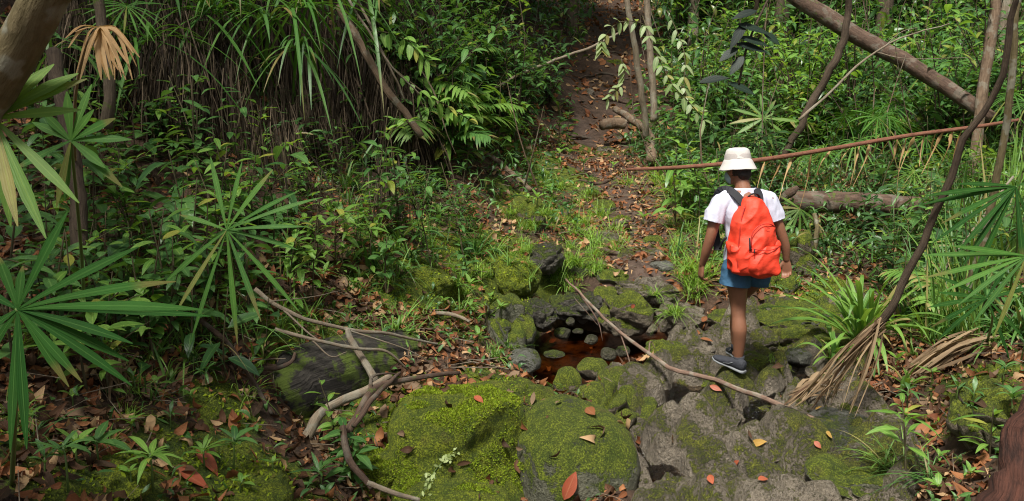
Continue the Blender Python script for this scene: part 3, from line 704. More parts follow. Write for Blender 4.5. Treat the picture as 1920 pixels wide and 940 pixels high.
# ------------------------------------------------------------------ the hiker
HK = HIT(1384, 698)[0]                      # under the standing foot
PS = .885                                   # a smallish adult
def solid(name, mb_list, mat, voxel=.006, smooth=3, parent=None, sub=None):
    """fuse overlapping closed shapes into one continuous skin"""
    mb = MB()
    for m in mb_list:
        mb.V += m.V; mb.UV += m.UV
        mb.Q += [q + mb.n for q in m.Q]; mb.T += [t + mb.n for t in m.T]; mb.n += m.n
    me = mb.mesh(name + '_draft', mat)
    o = bpy.data.objects.new(name + '_draft', me); COL.objects.link(o)
    r = o.modifiers.new('r', 'REMESH'); r.mode = 'VOXEL'; r.voxel_size = voxel; r.use_smooth_shade = True
    s = o.modifiers.new('s', 'SMOOTH'); s.iterations = smooth; s.factor = .5
    dg = bpy.context.evaluated_depsgraph_get(); ev = o.evaluated_get(dg)
    m2 = bpy.data.meshes.new_from_object(ev); m2.name = name
    bpy.data.objects.remove(o); bpy.data.meshes.remove(me)
    m2.materials.clear(); m2.materials.append(mat)
    for p in m2.polygons: p.use_smooth = True
    return m2
def loft(sections, k=24, power=2.0):
    """closed loft of (centre, half width vector, half depth vector)"""
    m = MB(); th = np.linspace(0, 2 * PI, k, endpoint=False)
    c, s_ = np.cos(th), np.sin(th)
    c = np.sign(c) * np.abs(c) ** (2 / power); s_ = np.sign(s_) * np.abs(s_) ** (2 / power)
    V = np.concatenate([np.array(o)[None] + c[:, None] * np.array(a)[None] + s_[:, None] * np.array(b)[None] for o, a, b in sections])
    n = len(sections); i = np.arange(n - 1)[:, None] * k; j = np.arange(k)[None]; j2 = (j + 1) % k
    Q = np.stack([i + j, i + j2, i + k + j2, i + k + j], -1).reshape(-1, 4)
    V = np.concatenate([V, [sections[0][0]], [sections[-1][0]]])
    T = [(n * k, (q + 1) % k, q) for q in range(k)] + [(n * k + 1, (n - 1) * k + q, (n - 1) * k + (q + 1) % k) for q in range(k)]
    m.add(V, Q, T); return m
def rsec(ctrl, n=20):
    """interpolated elliptical sections: (x,y,z,halfwidth,halfdepth[,yaw])"""
    c = np.array([list(a) + [0] * (6 - len(a)) for a in ctrl], float)
    t = np.linspace(0, len(c) - 1, n); out = []
    cc = np.stack([curve_pts(c[:, [0, 1, 2]], n), np.stack([np.interp(t, range(len(c)), c[:, q]) for q in (3, 4, 5)], -1)], 0)
    for p, (w, d, yw) in zip(cc[0], cc[1]):
        out.append((p, (w * math.cos(yw), w * math.sin(yw), 0), (-d * math.sin(yw), d * math.cos(yw), 0)))
    return out
def limb(pts_, rad, n=18, k=14):
    c = np.array(pts_, float); p = curve_pts(c, n); r = np.interp(np.linspace(0, len(c) - 1, n), range(len(c)), rad)
    m = MB(); 
    # rounded ends
    d0 = norm(p[0] - p[1]) * r[0] * .6; d1 = norm(p[-1] - p[-2]) * r[-1] * .6
    p = np.concatenate([[p[0] + d0], p, [p[-1] + d1]]); r = np.concatenate([[r[0] * .55], r, [r[-1] * .55]])
    m.tube(p, r, k); return m
def ball(c, rx, ry, rz, sub=3, rot=None):
    V, F = _ICO[sub]; q = V * [rx, ry, rz]
    if rot is not None: q = q @ np.array(rot).T
    m = MB(); m.add(q + np.array(c), None, F); return m
# local frame: x across the picture, y away from the viewer, z up, metres, origin under the standing foot; body heads up-left a little
YAW = .16
hip = np.array([.035, .03, .80]); 
def hand(wrist, d, palm_n, side, curl, thumb_side):
    """palm and five fingers; d points along the hand, palm_n out of the palm, thumb on thumb_side"""
    d = norm(d); pn = norm(palm_n); ac = norm(np.cross(d, pn)) * thumb_side; out = []
    w = np.array(wrist, float)
    secs = []
    for t, hw, ht in [(-.02, .022, .017), (.01, .027, .016), (.04, .036, .015), (.075, .040, .0135), (.092, .036, .011)]:
        secs.append((w + d * t, ac * hw, pn * ht))
    out.append(loft(secs, 16))
    for q, (off, L, r) in enumerate([(.029, .068, .0088), (.0105, .076, .0092), (-.009, .071, .0088), (-.027, .056, .0078)]):
        a = w + d * (.082 - abs(off) * .12) + ac * off; p = [a - d * .02, a]; ang = 0
        dirn = norm(d + ac * off * 2.5)
        cur = a
        for seg, f in enumerate((.42, .32, .26)):
            ang += curl[seg] * (1 + .12 * q)
            dd = dirn * math.cos(ang) + pn * math.sin(ang); cur = cur + dd * L * f; p.append(cur)
        out.append(limb(p, [r * 1.05, r * 1.02, r, r * .92, r * .78], 14, 8))
    b = w + d * .018 + ac * .022
    out.append(limb([b, b + d * .025 + ac * .022 + pn * .01, b + d * .052 + ac * .030 + pn * .020, b + d * .074 + ac * .027 + pn * .026], [.014, .013, .0105, .0085], 12, 8))
    return out
hiker = thing('person', tuple(HK), 'person in white bucket hat, white t-shirt and denim shorts stepping across the creek rocks', 'person', rz=YAW, sc=PS)
body = []
# standing leg (near side), heel to hip
body.append(limb([(.0,.0,.055),(-.005,.0,.12),(-.012,-.012,.25),(-.02,-.02,.34),(-.022,.0,.43),(-.022,.022,.52),(-.035,.02,.66),(-.035,.015,.80)], [.034,.034,.048,.056,.050,.058,.074,.090], 34, 18))
# other leg, swung forward and hidden behind it
body.append(limb([(.11,.02,.80),(.13,.13,.67),(.095,.25,.53),(.075,.23,.42),(.055,.19,.30),(.045,.16,.17),(.045,.17,.12)], [.092,.082,.060,.055,.056,.038,.036], 30, 16))
body.append(limb([(.045,.13,.10),(.07,.26,.06)], [.04,.028], 8, 10))
body.append(limb([(.01,-.02,.055),(-.04,.08,.055)], [.034,.028], 8, 10))
# trunk and neck
body.append(loft(rsec([(.035,.03,.76,.15,.10),(.035,.03,.86,.165,.11),(.03,.035,.98,.135,.095),(.02,.05,1.10,.145,.095),(.01,.065,1.22,.165,.10),(.005,.075,1.31,.165,.085),(.0,.085,1.36,.10,.06)], 22), 24))
body.append(limb([(-.0,.085,1.33),(-.005,.11,1.39),(-.01,.135,1.44)], [.060,.055,.056], 8, 14))
# head, bowed forward and turned a little left
HC = np.array([-.022, .165, 1.500])
Rh = np.array(Matrix.Rotation(.35, 3, 'Z') @ Matrix.Rotation(-.32, 3, 'X'))
body.append(ball(HC, .074, .092, .105, 4, Rh))
def hp(x, y, z): return HC + Rh @ np.array([x, y, z])
body.append(ball(hp(0, .045, -.06), .055, .055, .055, 3, Rh))
body.append(ball(hp(0, .098, -.012), .013, .016, .026, 3, Rh))                    # nose
body.append(ball(hp(0, .082, -.055), .026, .014, .010, 3, Rh))                   # mouth
for s_ in (-1, 1):
    body.append(ball(hp(.074 * s_, -.002, -.01), .010, .022, .032, 3, Rh))        # ears
    body.append(ball(hp(.030 * s_, .080, .012), .017, .012, .010, 3, Rh))
# arms
SHL, SHR = np.array([-.165,.07,1.285]), np.array([.175,.075,1.285])
WL, WR = np.array([-.270,.13,.80]), np.array([.350,.06,.83])
body.append(limb([SHL, (-.215,.06,1.16), (-.245,.05,1.04), (-.262,.08,.92), WL], [.056,.047,.039,.036,.024], 22, 14))
body.append(limb([SHR, (.240,.065,1.16), (.288,.05,1.04), (.330,.05,.93), WR], [.056,.046,.038,.035,.024], 22, 14))
body += hand(WL, (-.05, .12, -1), (1, .1, 0), 1, (.35, .55, .5), -1)
body += hand(WR, (.10, -.02, -1), (-.45, -.8, -.1), 1, (.35, .6, .5), 1)
def fix_hand_dir(): pass
M['skin'] = plain('tanned_skin', (.24, .108, .062), .5, .4, 40, .12, .08, .002, Subsurface_Weight=.08, Subsurface_Scale=.01)
M['shirt'] = plain('white_cotton', (.56, .57, .68), .9, .2, 90, .08, .25, .004)
M['denim'] = plain('blue_denim', (.045, .115, .20), .85, .2, 140, .35, .5, .003)
M['nylon'] = plain('orange_red_nylon', (.74, .055, .024), .6, .35, 16, .25, .5, .012)
M['nylon_dark'] = plain('red_nylon_seam', (.42, .025, .015), .5, .4, 60, .1, .2, .003)
M['webbing'] = plain('black_webbing', (.018, .018, .022), .7, .3, 200, .3, .4, .002)
M['hat'] = plain('off_white_canvas', (.56, .53, .50), .9, .15, 120, .15, .35, .003)
M['hatband'] = plain('beige_canvas', (.42, .38, .36), .9, .15, 120, .15, .35, .003)
M['hair'] = plain('dark_hair', (.02, .014, .01), .55, .4, 120, .4, .5, .003)
M['shoe'] = plain('dark_grey_mesh', (.035, .037, .045), .8, .3, 220, .4, .5, .002)
M['sole'] = plain('grey_rubber', (.20, .21, .22), .7, .3, 80, .15, .2, .002)
M['mask'] = plain('pale_blue_mask', (.30, .42, .42), .85, .2, 80, .1, .2, .002)
M['eyewhite'] = plain('eye_white', (.7, .7, .68), .3, .5, 10, 0, 0, .001)
M['iris'] = plain('brown_iris', (.03, .015, .01), .2, .6, 10, 0, 0, .001)
obj('body', solid('body', body, M['skin'], .0055, 3), hiker)
for s_ in (-1, 1):
    e = obj('eye', ball(hp(.030 * s_, .083, .010), .010, .011, .009, 3, Rh).mesh('eye', M['eyewhite']), hiker)
    obj('iris', ball(hp(.030 * s_, .0925, .009), .0045, .003, .0045, 3, Rh).mesh('iris', M['iris']), e)
def wrinkle(me, amp, f, seed, axis_scale=(1, 1, 1)):
    V = np.empty(len(me.vertices) * 3, np.float32); me.vertices.foreach_get('co', V); V = V.reshape(-1, 3)
    N = np.empty(len(me.vertices) * 3, np.float32); me.vertices.foreach_get('normal', N); N = N.reshape(-1, 3)
    w = fbm(V * np.array(axis_scale) * f, 3, seed); w = 1 - 2 * np.abs(w)
    V += N * (amp * w)[:, None]; me.vertices.foreach_set('co', V.ravel()); me.update(); return me
# hair under the brim
hair = [ball(HC + Rh @ np.array([0, -.014, .012]), .081, .093, .100, 4, Rh), ball(hp(0, -.06, -.055), .058, .036, .045, 3, Rh)]
obj('hair', wrinkle(solid('hair', hair, M['hair'], .006, 2), .003, 60, 3, (1, 1, .3)), hiker)
# face mask, its edge shows past the cheek
obj('face_mask', solid('face_mask', [ball(hp(-.003, .062, -.048), .066, .052, .058, 4, Rh)], M['mask'], .005, 2), hiker)
# t-shirt
sh = [loft(rsec([(.030,.03,.835,.165,.118),(.03,.032,.90,.162,.118),(.028,.04,1.0,.152,.112),(.02,.05,1.10,.160,.110),(.01,.065,1.22,.182,.112),(.005,.075,1.31,.172,.092),(.0,.085,1.355,.105,.068),(-.002,.09,1.372,.072,.060)], 26), 32),
      limb([(-.12,.075,1.30),(-.178,.07,1.262),(-.213,.063,1.19),(-.232,.058,1.118)], [.060,.070,.070,.071], 14, 20),
      limb([(.12,.075,1.30),(.188,.075,1.262),(.224,.068,1.19),(.248,.062,1.118)], [.060,.070,.069,.070], 14, 20)]
def cutplane(me, co, no, lim=None):
    """trim away the cloth beyond a plane so the cuff or hem is open"""
    bm = bmesh.new(); bm.from_mesh(me)
    geom = bm.verts[:] + bm.edges[:] + bm.faces[:]
    if lim is not None:
        vs = {v for v in bm.verts if lim(v.co)}; geom = list(vs) + [e for e in bm.edges if e.verts[0] in vs and e.verts[1] in vs] + [f for f in bm.faces if all(v in vs for v in f.verts)]
    bmesh.ops.bisect_plane(bm, geom=geom, plane_co=co, plane_no=no, clear_outer=True)
    bm.to_mesh(me); bm.free(); me.update(); return me
shm = wrinkle(solid('t_shirt', sh, M['shirt'], .007, 4), .010, 10, 7, (1, 1, .45))
cutplane(shm, (-.229, .059, 1.135), (-.25, -.05, -.95), lambda c: c.x < -.158 and c.z < 1.2)
cutplane(shm, (.243, .063, 1.135), (.25, -.05, -.95), lambda c: c.x > .158 and c.z < 1.2)
cutplane(shm, (.03, .03, .85), (0, 0, -1), lambda c: c.z < .95)
cutplane(shm, (0, .09, 1.365), (0, .15, 1), lambda c: c.z > 1.33 and abs(c.x) < .11)
so = obj('t_shirt', shm, hiker)
mod = so.modifiers.new('thick', 'SOLIDIFY'); mod.thickness = .003; mod.offset = 1
# shorts: flared hems
shorts = [loft(rsec([(.035,.03,.865,.160,.118),(.035,.03,.80,.180,.130),(.035,.03,.775,.184,.130),(.035,.035,.755,.175,.12)], 12), 32),
          limb([(-.045,.025,.80),(-.052,.02,.72),(-.060,.015,.665),(-.066,.012,.60)], [.102,.105,.106,.107], 12, 22),
          limb([(.110,.03,.80),(.128,.055,.73),(.137,.085,.675),(.145,.10,.64)], [.097,.094,.090,.088], 12, 22)]
shr = wrinkle(solid('shorts', shorts, M['denim'], .007, 3), .004, 14, 9)
cutplane(shr, (-.05, .01, .668), (-.12, -.05, -1), lambda c: c.z < .74)
cutplane(shr, (.03, .03, .875), (0, 0, 1), lambda c: c.z > .80)
sro = obj('shorts', shr, hiker); mod = sro.modifiers.new('thick', 'SOLIDIFY'); mod.thickness = .004; mod.offset = 1
# bucket hat
def lathe(prof, k=48, warp=None):
    prof = np.array(prof); th = np.linspace(0, 2 * PI, k, endpoint=False); n = len(prof)
    V = np.stack([prof[:, 0:1] * np.cos(th), prof[:, 0:1] * np.sin(th) * 1.12, np.repeat(prof[:, 1:2], k, 1)], -1).reshape(-1, 3)
    i = np.arange(n - 1)[:, None] * k; j = np.arange(k)[None]; j2 = (j + 1) % k
    Q = np.stack([i + j, i + j2, i + k + j2, i + k + j], -1).reshape(-1, 4); return V, Q
HT = hp(0, -.008, .035); Rt = np.array(Matrix.Rotation(.35, 3, 'Z') @ Matrix.Rotation(-.17, 3, 'X') @ Matrix.Rotation(.05, 3, 'Y'))
def hat_part(name, prof, mat, amp, seed, parent):
    V, Q = lathe(curve_pts(np.c_[prof, np.zeros(len(prof))], len(prof) * 4)[:, :2])
    rr = np.hypot(V[:, 0], V[:, 1]); a = fbm(V * 16, 3, seed)
    V[:, 2] += amp * .7 * a * sstep(0, .03, rr); V[:, :2] *= (1 + amp * 5 * fbm(V * 11, 2, seed + 3))[:, None]
    V = V @ Rt.T + HT
    o = obj(name, new_mesh(name, V, Q, mat), parent); m = o.modifiers.new('t', 'SOLIDIFY'); m.thickness = .004; m.offset = 0; return o
hat = hat_part('bucket_hat', [(.002,.112),(.03,.111),(.056,.108),(.072,.098),(.080,.080),(.085,.052),(.089,.028)], M['hat'], .006, 4, hiker)
hat_part('hat_band', [(.0835,.068),(.0875,.048),(.0905,.024)], M['hatband'], .003, 6, hat)
hat_part('brim', [(.088,.030),(.097,.015),(.110,-.014),(.125,-.044),(.1255,-.048)], M['hat'], .005, 8, hat)
# shoes
def shoe(heel, toe, nm):
    heel = np.array(heel, float); toe = np.array(toe, float); d = toe - heel; L = np.linalg.norm(d); d = d / L
    sd_ = norm(np.cross(d, (0, 0, 1))); up = np.cross(sd_, d)
    def sec(t, w, h, z, n=0): return (heel + d * L * t + up * (z + h), sd_ * w, up * h)
    upm = loft([sec(-.03,.020,.022,.03), sec(.02,.034,.040,.016), sec(.14,.037,.045,.014), sec(.30,.037,.040,.014), sec(.5,.040,.030,.014), sec(.7,.046,.023,.012), sec(.88,.040,.018,.012), sec(1.0,.018,.012,.014)], 22, 2.3)
    s = obj('shoe', wrinkle(solid('shoe', [upm], M['shoe'], .004, 3), .001, 40, 4), hiker)
    so_ = loft([sec(-.05,.022,.012,.0), sec(.0,.038,.014,0), sec(.2,.038,.013,0), sec(.45,.036,.012,.001), sec(.7,.048,.012,0), sec(.9,.041,.011,.002), sec(1.03,.018,.009,.008)], 22, 2.6)
    obj('sole', solid('sole', [so_], M['sole'], .004, 2), s)
    lac = MB()
    for t in (.36, .44, .52, .60):
        c = heel + d * L * t + up * (.083 - (t - .3) * .11); lac.tube([c - sd_ * .022 - up * .006, c + up * .003, c + sd_ * .022 - up * .006], .0028, 5)
    obj('laces', lac.mesh('laces', M['sole']), s)
    stp = MB()
    for s2 in (-1, 1):
        c = heel + d * L * .40 + up * .045 + sd_ * .0405 * s2
        stp.tube([c - d * .03 + up * .02, c, c + d * .05 - up * .016], .0025, 5)
    obj('stripe', stp.mesh('stripe', M['sole']), s)
shoe((.014,-.055,.010), (-.125,.175,.045), 'near')
shoe((.045,.12,.055), (.075,.35,.03), 'far')
sock = MB(); sock.tube([(.0,-.002,.08),(.0,-.001,.11),(-.002,-.001,.128)], [.041,.040,.041], 16)
obj('sock', sock.mesh('sock', M['shoe']), hiker)
sock = MB(); sock.tube([(.045,.155,.12),(.045,.16,.165)], [.041,.041], 16)
obj('sock', sock.mesh('sock', M['shoe']), hiker)

# ------------------------------------------------------------------ rucksack
pack = thing('backpack', tuple(HK + np.array([-.042, 0, 0])), 'bright orange red backpack with black straps worn by the person in the hat', 'backpack', rz=YAW, sc=PS)
pack.scale = (PS * .94, PS, PS * .87); pack.location.z += 1.32 * PS * .13
Cx = .062
lean = lambda z: -.02 - (1.36 - z) * .02
secs = []
for z, w, d, cx in [(.690,.070,.040,.075),(.700,.140,.085,.073),(.735,.172,.108,.072),(.80,.180,.118,.070),(.90,.176,.120,.068),(1.0,.163,.112,.064),(1.10,.146,.100,.060),(1.19,.122,.086,.055),(1.26,.093,.068,.052),(1.305,.060,.045,.050),(1.32,.028,.022,.050)]:
    secs.append(((cx, -.125 + (z - .7) * .085, z), (w, 0, 0), (0, d, 0)))
fine = []
zz = [s[0][2] for s in secs]
for z in np.linspace(.690, 1.32, 40):
    f = lambda q: np.interp(z, zz, q)
    fine.append(((f([s[0][0] for s in secs]), f([s[0][1] for s in secs]), z), (f([s[1][0] for s in secs]), 0, 0), (0, f([s[2][1] for s in secs]), 0)))
bagm = solid('bag', [loft(fine, 48, 2.7)], M['nylon'], .006, 6)
def sag(me, seed):                          # soft folds: buckles below the pocket arch and along the base
    V = np.empty(len(me.vertices) * 3, np.float32); me.vertices.foreach_get('co', V); V = V.reshape(-1, 3)
    N = np.empty(len(me.vertices) * 3, np.float32); me.vertices.foreach_get('normal', N); N = N.reshape(-1, 3)
    q = V * [1, 1, .7]; a = fbm(q * 6.5, 3, seed); b = 1 - np.abs(fbm((V @ np.array([[.8, 0, .6], [0, 1, 0], [-.6, 0, .8]])) * [9, 9, 4], 2, seed + 4)) * 2.2
    V += N * (.014 * a + .012 * b)[:, None]
    f = np.exp(-((V[:, 0] - .095) / .030) ** 2 - ((V[:, 2] - 1.02) / .075) ** 2) * (V[:, 1] < -.1)
    V[:, 1] -= .012 * f
    me.vertices.foreach_set('co', V.ravel()); me.update()
sag(bagm, 12); obj('bag', bagm, pack)
def on_bag(x, z):
    """near face of the bag at x, z"""
    f = lambda q: np.interp(z, zz, q)
    cx, cy, w, d = f([s[0][0] for s in secs]), f([s[0][1] for s in secs]), f([s[1][0] for s in secs]), f([s[2][1] for s in secs])
    t = np.clip(abs(x - cx) / w, 0, .999); return cy - d * (1 - t ** 2.7) ** (1 / 2.7)
pk = []                                     # front pocket, fuller towards the base
for z in np.linspace(.722, .95, 20):
    t = (z - .722) / .228; w = .128 - .006 * t; dd = .045 * (math.sin(PI * min(1, t * .8 + .18)) ** .5) + .004
    pk.append(((.100, on_bag(.1, z) - .004 + .02, z), (w * (1 if .02 < t < .98 else .93), 0, 0), (0, dd, 0)))
pm = solid('front_pocket', [loft(pk, 40, 3.2)], M['nylon'], .005, 4); sag(pm, 40)
fp = obj('front_pocket', pm, pack)
zp = MB(); xs = np.linspace(-.018, .215, 24); zp.tube([(x, on_bag(x, .945) - .040 + .10 * abs(x - .1) ** 1.3, .952 - .02 * math.sin(PI * (x + .018) / .233)) for x in xs], .004, 6)
z1 = obj('zipper', zp.mesh('zipper', M['nylon_dark']), fp)
zz2 = MB(); zz2.tube([(.005, on_bag(.005, .94) - .035, .945), (-.002, on_bag(0, .92) - .045, .915)], .0045, 6); obj('zipper_pull', zz2.mesh('zipper_pull', M['webbing']), fp)
ar = MB(); pth = []                         # arched zip over the main face
for t in np.linspace(0, PI, 30):
    x = .108 - .118 * math.cos(t); z = 1.0 + .135 * math.sin(t) ** .8; pth.append((x, on_bag(x, z) - .020, z))
pth = [(-.012, on_bag(-.012, .93) - .018, .93)] + pth + [(.226, on_bag(.22, .95) - .018, .95)]
ar.tube(pth, .0045, 6); obj('arched_zipper', ar.mesh('arched_zipper', M['nylon_dark']), pack)
lb = MB(); lx = [(.10 + .032 * q, on_bag(.1, 1.10) - .026, 1.10) for q in (0, .5, 1)]; lb.tube(lx, [.003, .003, .003], 6); obj('loop_patch', lb.mesh('loop_patch', M['nylon_dark']), pack)
sp_ = []
for z in np.linspace(.74, .955, 14):        # side pocket, sagging open at the top
    t = (z - .74) / .215; sp_.append(((-.072 - .008 * t, -.125 + (z - .7) * .085, z), (.042 + .010 * t, 0, 0), (0, .078, 0)))
spm = solid('side_pocket', [loft(sp_, 24, 2.6)], M['nylon'], .006, 3); sag(spm, 61); obj('side_pocket', spm, pack)
sp_ = []
for z in np.linspace(.76, .975, 14):
    t = (z - .76) / .215; sp_.append(((.212, -.125 + (z - .7) * .085, z), (.034 + .008 * t, 0, 0), (0, .078, 0)))
spm = solid('side_pocket', [loft(sp_, 24, 2.6)], M['nylon'], .006, 3); sag(spm, 67); obj('side_pocket', spm, pack)
ps = MB(); ps.tube([(-.022, on_bag(-.02, z) - .020, z) for z in np.linspace(.93, 1.03, 8)], .006, 6); obj('compression_strap', ps.mesh('compression_strap', M['webbing']), pack)
def belt(name, ctrl, w, nrm_, n=26, th=.012):
    p = curve_pts(ctrl, n); t = norm(np.gradient(p, axis=0)); s_ = norm(np.cross(t, np.array(nrm_)))
    nn = np.cross(s_, t); m = MB()
    V = np.stack([p - s_ * w - nn * th / 2, p - s_ * w + nn * th / 2, p + s_ * w + nn * th / 2, p + s_ * w - nn * th / 2], 1).reshape(-1, 3)
    i = np.arange(n - 1)[:, None] * 4; j = np.arange(4)[None]; j2 = (j + 1) % 4
    Q = np.stack([i + j, i + j2, i + 4 + j2, i + 4 + j], -1).reshape(-1, 4); Q = np.concatenate([Q, [[0, 1, 2, 3], [(n-1)*4+3, (n-1)*4+2, (n-1)*4+1, (n-1)*4]]])
    m.add(V, Q); return obj(name, m.mesh(name, M['webbing'], False), pack)
belt('shoulder_strap', [(.015,-.075,1.22),(-.02,-.055,1.285),(-.06,-.005,1.345),(-.10,.065,1.372),(-.13,.14,1.325),(-.125,.18,1.20),(-.13,.165,1.02),(-.14,.06,.86)], .031, (0, -1, .35))
belt('shoulder_strap', [(.095,-.075,1.22),(.115,-.055,1.285),(.128,-.005,1.345),(.130,.065,1.370),(.132,.14,1.325),(.125,.18,1.20),(.14,.165,1.02),(.155,.06,.86)], .031, (0, -1, .35))
for sx in (-1, 1):
    pm_ = MB(); pm_.tube([(lambda cx, w, cy, d: (cx + sx * w * .90, cy - d * (1 - .9 ** 2.7) ** (1 / 2.7) - .006, z))(*[float(np.interp(z, zz, q)) for q in ([s[0][0] for s in secs], [s[1][0] for s in secs], [s[0][1] for s in secs], [s[2][1] for s in secs])]) for z in np.linspace(.76, 1.27, 26)], .0045, 6)
    obj('piping', pm_.mesh('piping', M['nylon_dark']), pack)
hm = MB(); hm.tube(curve_pts([(.012,-.062,1.285),(.018,-.075,1.335),(.06,-.082,1.36),(.100,-.075,1.335),(.106,-.062,1.285)], 20), .011, 8, ell=(1, .55)); obj('grab_handle', hm.mesh('grab_handle', M['webbing']), pack)
hm = MB(); hm.tube(curve_pts([(-.115,-.02,.99),(-.135,-.0,.95),(-.14,.03,.88)], 10), .010, 8); obj('side_strap', hm.mesh('side_strap', M['webbing']), pack)
# ------------------------------------------------------------------ kinds of plant: each returns a list of (part name, mesh)
rs = random.Random(11)
def U(a, b): return rs.uniform(a, b)
def dirv(az, el): return np.array([math.cos(az) * math.cos(el), math.sin(az) * math.cos(el), math.sin(el)])
def sapling(h, nl, ll, lw, mat, branches=0, shape='lance', droop=.35, stem_r=.006, bare=.25, el=(-.1, .7), stem_mat='stem', lean=.15):
    st, lf = MB(), MB()
    az = U(0, 6.3); lx = lean * h
    axis = curve_pts([(0, 0, -.05), (lx * .2 * math.cos(az) + U(-.02, .02), lx * .2 * math.sin(az), h * .4), (lx * math.cos(az), lx * math.sin(az), h)], 12)
    st.tube(axis, np.linspace(stem_r, stem_r * .35, 12), 6)
    axes = [(axis, h, nl)]
    for b in range(branches):
        t = U(.3, .85); p0 = axis[int(t * 11)]; a = U(0, 6.3); L = h * U(.3, .55)
        d = dirv(a, U(.2, .9)); p = curve_pts([p0, p0 + d * L * .5 + (0, 0, .03), p0 + d * L + (0, 0, L * U(-.1, .15))], 8)
        st.tube(p, np.linspace(stem_r * .6, stem_r * .25, 8), 5); axes.append((p, L, max(4, int(nl * .6))))
    for p, L, k in axes:
        a = U(0, 6.3)
        for q in range(k):
            t = bare + (1 - bare) * (q + U(0, .6)) / k; t = min(t, 1) if p is axis else min(1, .15 + .85 * q / k)
            c = p[min(len(p) - 1, int(t * (len(p) - 1)))]
            a += 2.4 + U(-.4, .4); s = U(.65, 1.1) * (1 - .25 * abs(t - .6))
            d = dirv(a, U(*el)); b = c + d * ll * .12
            lf.leaf(b, d, (U(-.3, .3), U(-.3, .3), 1), ll * s, lw * s, shape, droop * U(.4, 1.5), U(.12, .35), 6, U(-.3, .3))
    return [('stem', st.mesh('stem', M[stem_mat])), ('foliage', lf.mesh('foliage', M[mat]))]
def rosette(nl, ll, lw, mat, h=.05, el=(.2, 1.0), shape='lance', droop=.4):
    st, lf = MB(), MB(); st.tube([(0, 0, -.04), (U(-.01, .01), 0, h * .6), (0, U(-.01, .01), h)], [.005, .004, .003], 5)
    for q in range(nl):
        a = q * 2.4 + U(-.3, .3); s = U(.6, 1.1)
        lf.leaf((0, 0, h * U(.7, 1)), dirv(a, U(*el)), (0, 0, 1), ll * s, lw * s, shape, droop * U(.5, 1.4), .25, 6)
    return [('stem', st.mesh('stem', M['stem_green'])), ('foliage', lf.mesh('foliage', M[mat]))]
def tuft(nl, ll, lw, mat, spread=.04, el=(.6, 1.45), droop=(.3, .9), shape='blade', n=7):
    lf = MB()
    for q in range(nl):
        a = U(0, 6.3); s = U(.5, 1.1); r = spread * math.sqrt(U(0, 1)); b = U(0, 6.3)
        lf.leaf((r * math.cos(b), r * math.sin(b), -.02), dirv(a, U(*el)), (-math.cos(a), -math.sin(a), .8), ll * s, lw * U(.7, 1.2), shape, U(*droop), .3, n, U(-.5, .5))
    return [(None, lf.mesh('tuft', M[mat]))]
def fan_frond(mb, hub, nrm, axis, L, W, nl=13, spread=2.3, cup=.12, droop=.18, shape='wedge'):
    nrm = norm(nrm); axis = norm(np.array(axis) - nrm * np.dot(axis, nrm)); bi = np.cross(nrm, axis)
    for q in range(nl):
        a = (q / (nl - 1) - .5) * 2 * spread + U(-.05, .05); d = axis * math.cos(a) + bi * math.sin(a) + nrm * cup * U(.3, 1.8)
        mb.leaf(hub, d, nrm, L * U(.82, 1.05) * (1 - .12 * abs(a) / spread), W * U(.8, 1.15), shape, droop * U(.4, 1.6), .22, 7, U(-.15, .15))
def fan_palm(h, nf, L, W, mat, nl=12, pet=.5, stem_r=.012):
    parts = []; st = MB(); st.tube([(0, 0, -.06), (U(-.02, .02), U(-.02, .02), h * .5), (0, 0, h)], [stem_r * 1.2, stem_r, stem_r * .8], 7)
    parts.append(('stem', st.mesh('stem', M['stem'])))
    for q in range(nf):
        a = q * 2.4 + U(-.4, .4); e = U(.25, 1.2); f = MB()
        top = np.array([0, 0, h]); pl = pet * U(.6, 1.1); hub = top + dirv(a, e) * pl + (0, 0, -.05 * pl)
        f.tube(curve_pts([top, top + dirv(a, e + .15) * pl * .5, hub], 8), np.linspace(.005, .003, 8), 5)
        fan_frond(f, hub, dirv(a + PI, .9 - .3 * e) * [-1, -1, 1] + (0, 0, .3), dirv(a, e - .9), L * U(.75, 1.1), W, nl, U(1.9, 2.6), droop=U(.15, .4))
        parts.append(('frond', f.mesh('frond', M[mat])))
    return parts
def feather_palm(nf, L, mat, ll=.28, lw=.035, el=(.5, 1.2), pairs=18, droop=.5):
    parts = []
    for q in range(nf):
        a = q * 2.4 + U(-.4, .4); e = U(*el); f = MB(); n = pairs + 4; t = np.linspace(0, 1, n); l = L * U(.7, 1.1)
        p = dirv(a, e) * (l * t)[:, None] + np.array([0, 0, -1]) * (droop * l * t ** 2)[:, None] + (0, 0, -.03)
        f.tube(p, np.linspace(.007, .002, n), 5); tg = norm(np.gradient(p, axis=0))
        for i in range(3, n):
            s = math.sin(PI * min(1, (i - 2) / (n - 2) * .85 + .12)) ** .6
            for sg in (-1, 1):
                sd_ = norm(np.cross(tg[i], (0, 0, 1))) * sg; up = np.cross(sd_, tg[i]) * sg
                f.leaf(p[i], sd_ + tg[i] * .75 + up * .1, up if up[2] > 0 else -up, ll * s * U(.85, 1.1), lw, 'lance', U(.2, .6), .2, 6)
        parts.append(('frond', f.mesh('frond', M[mat])))
    return parts
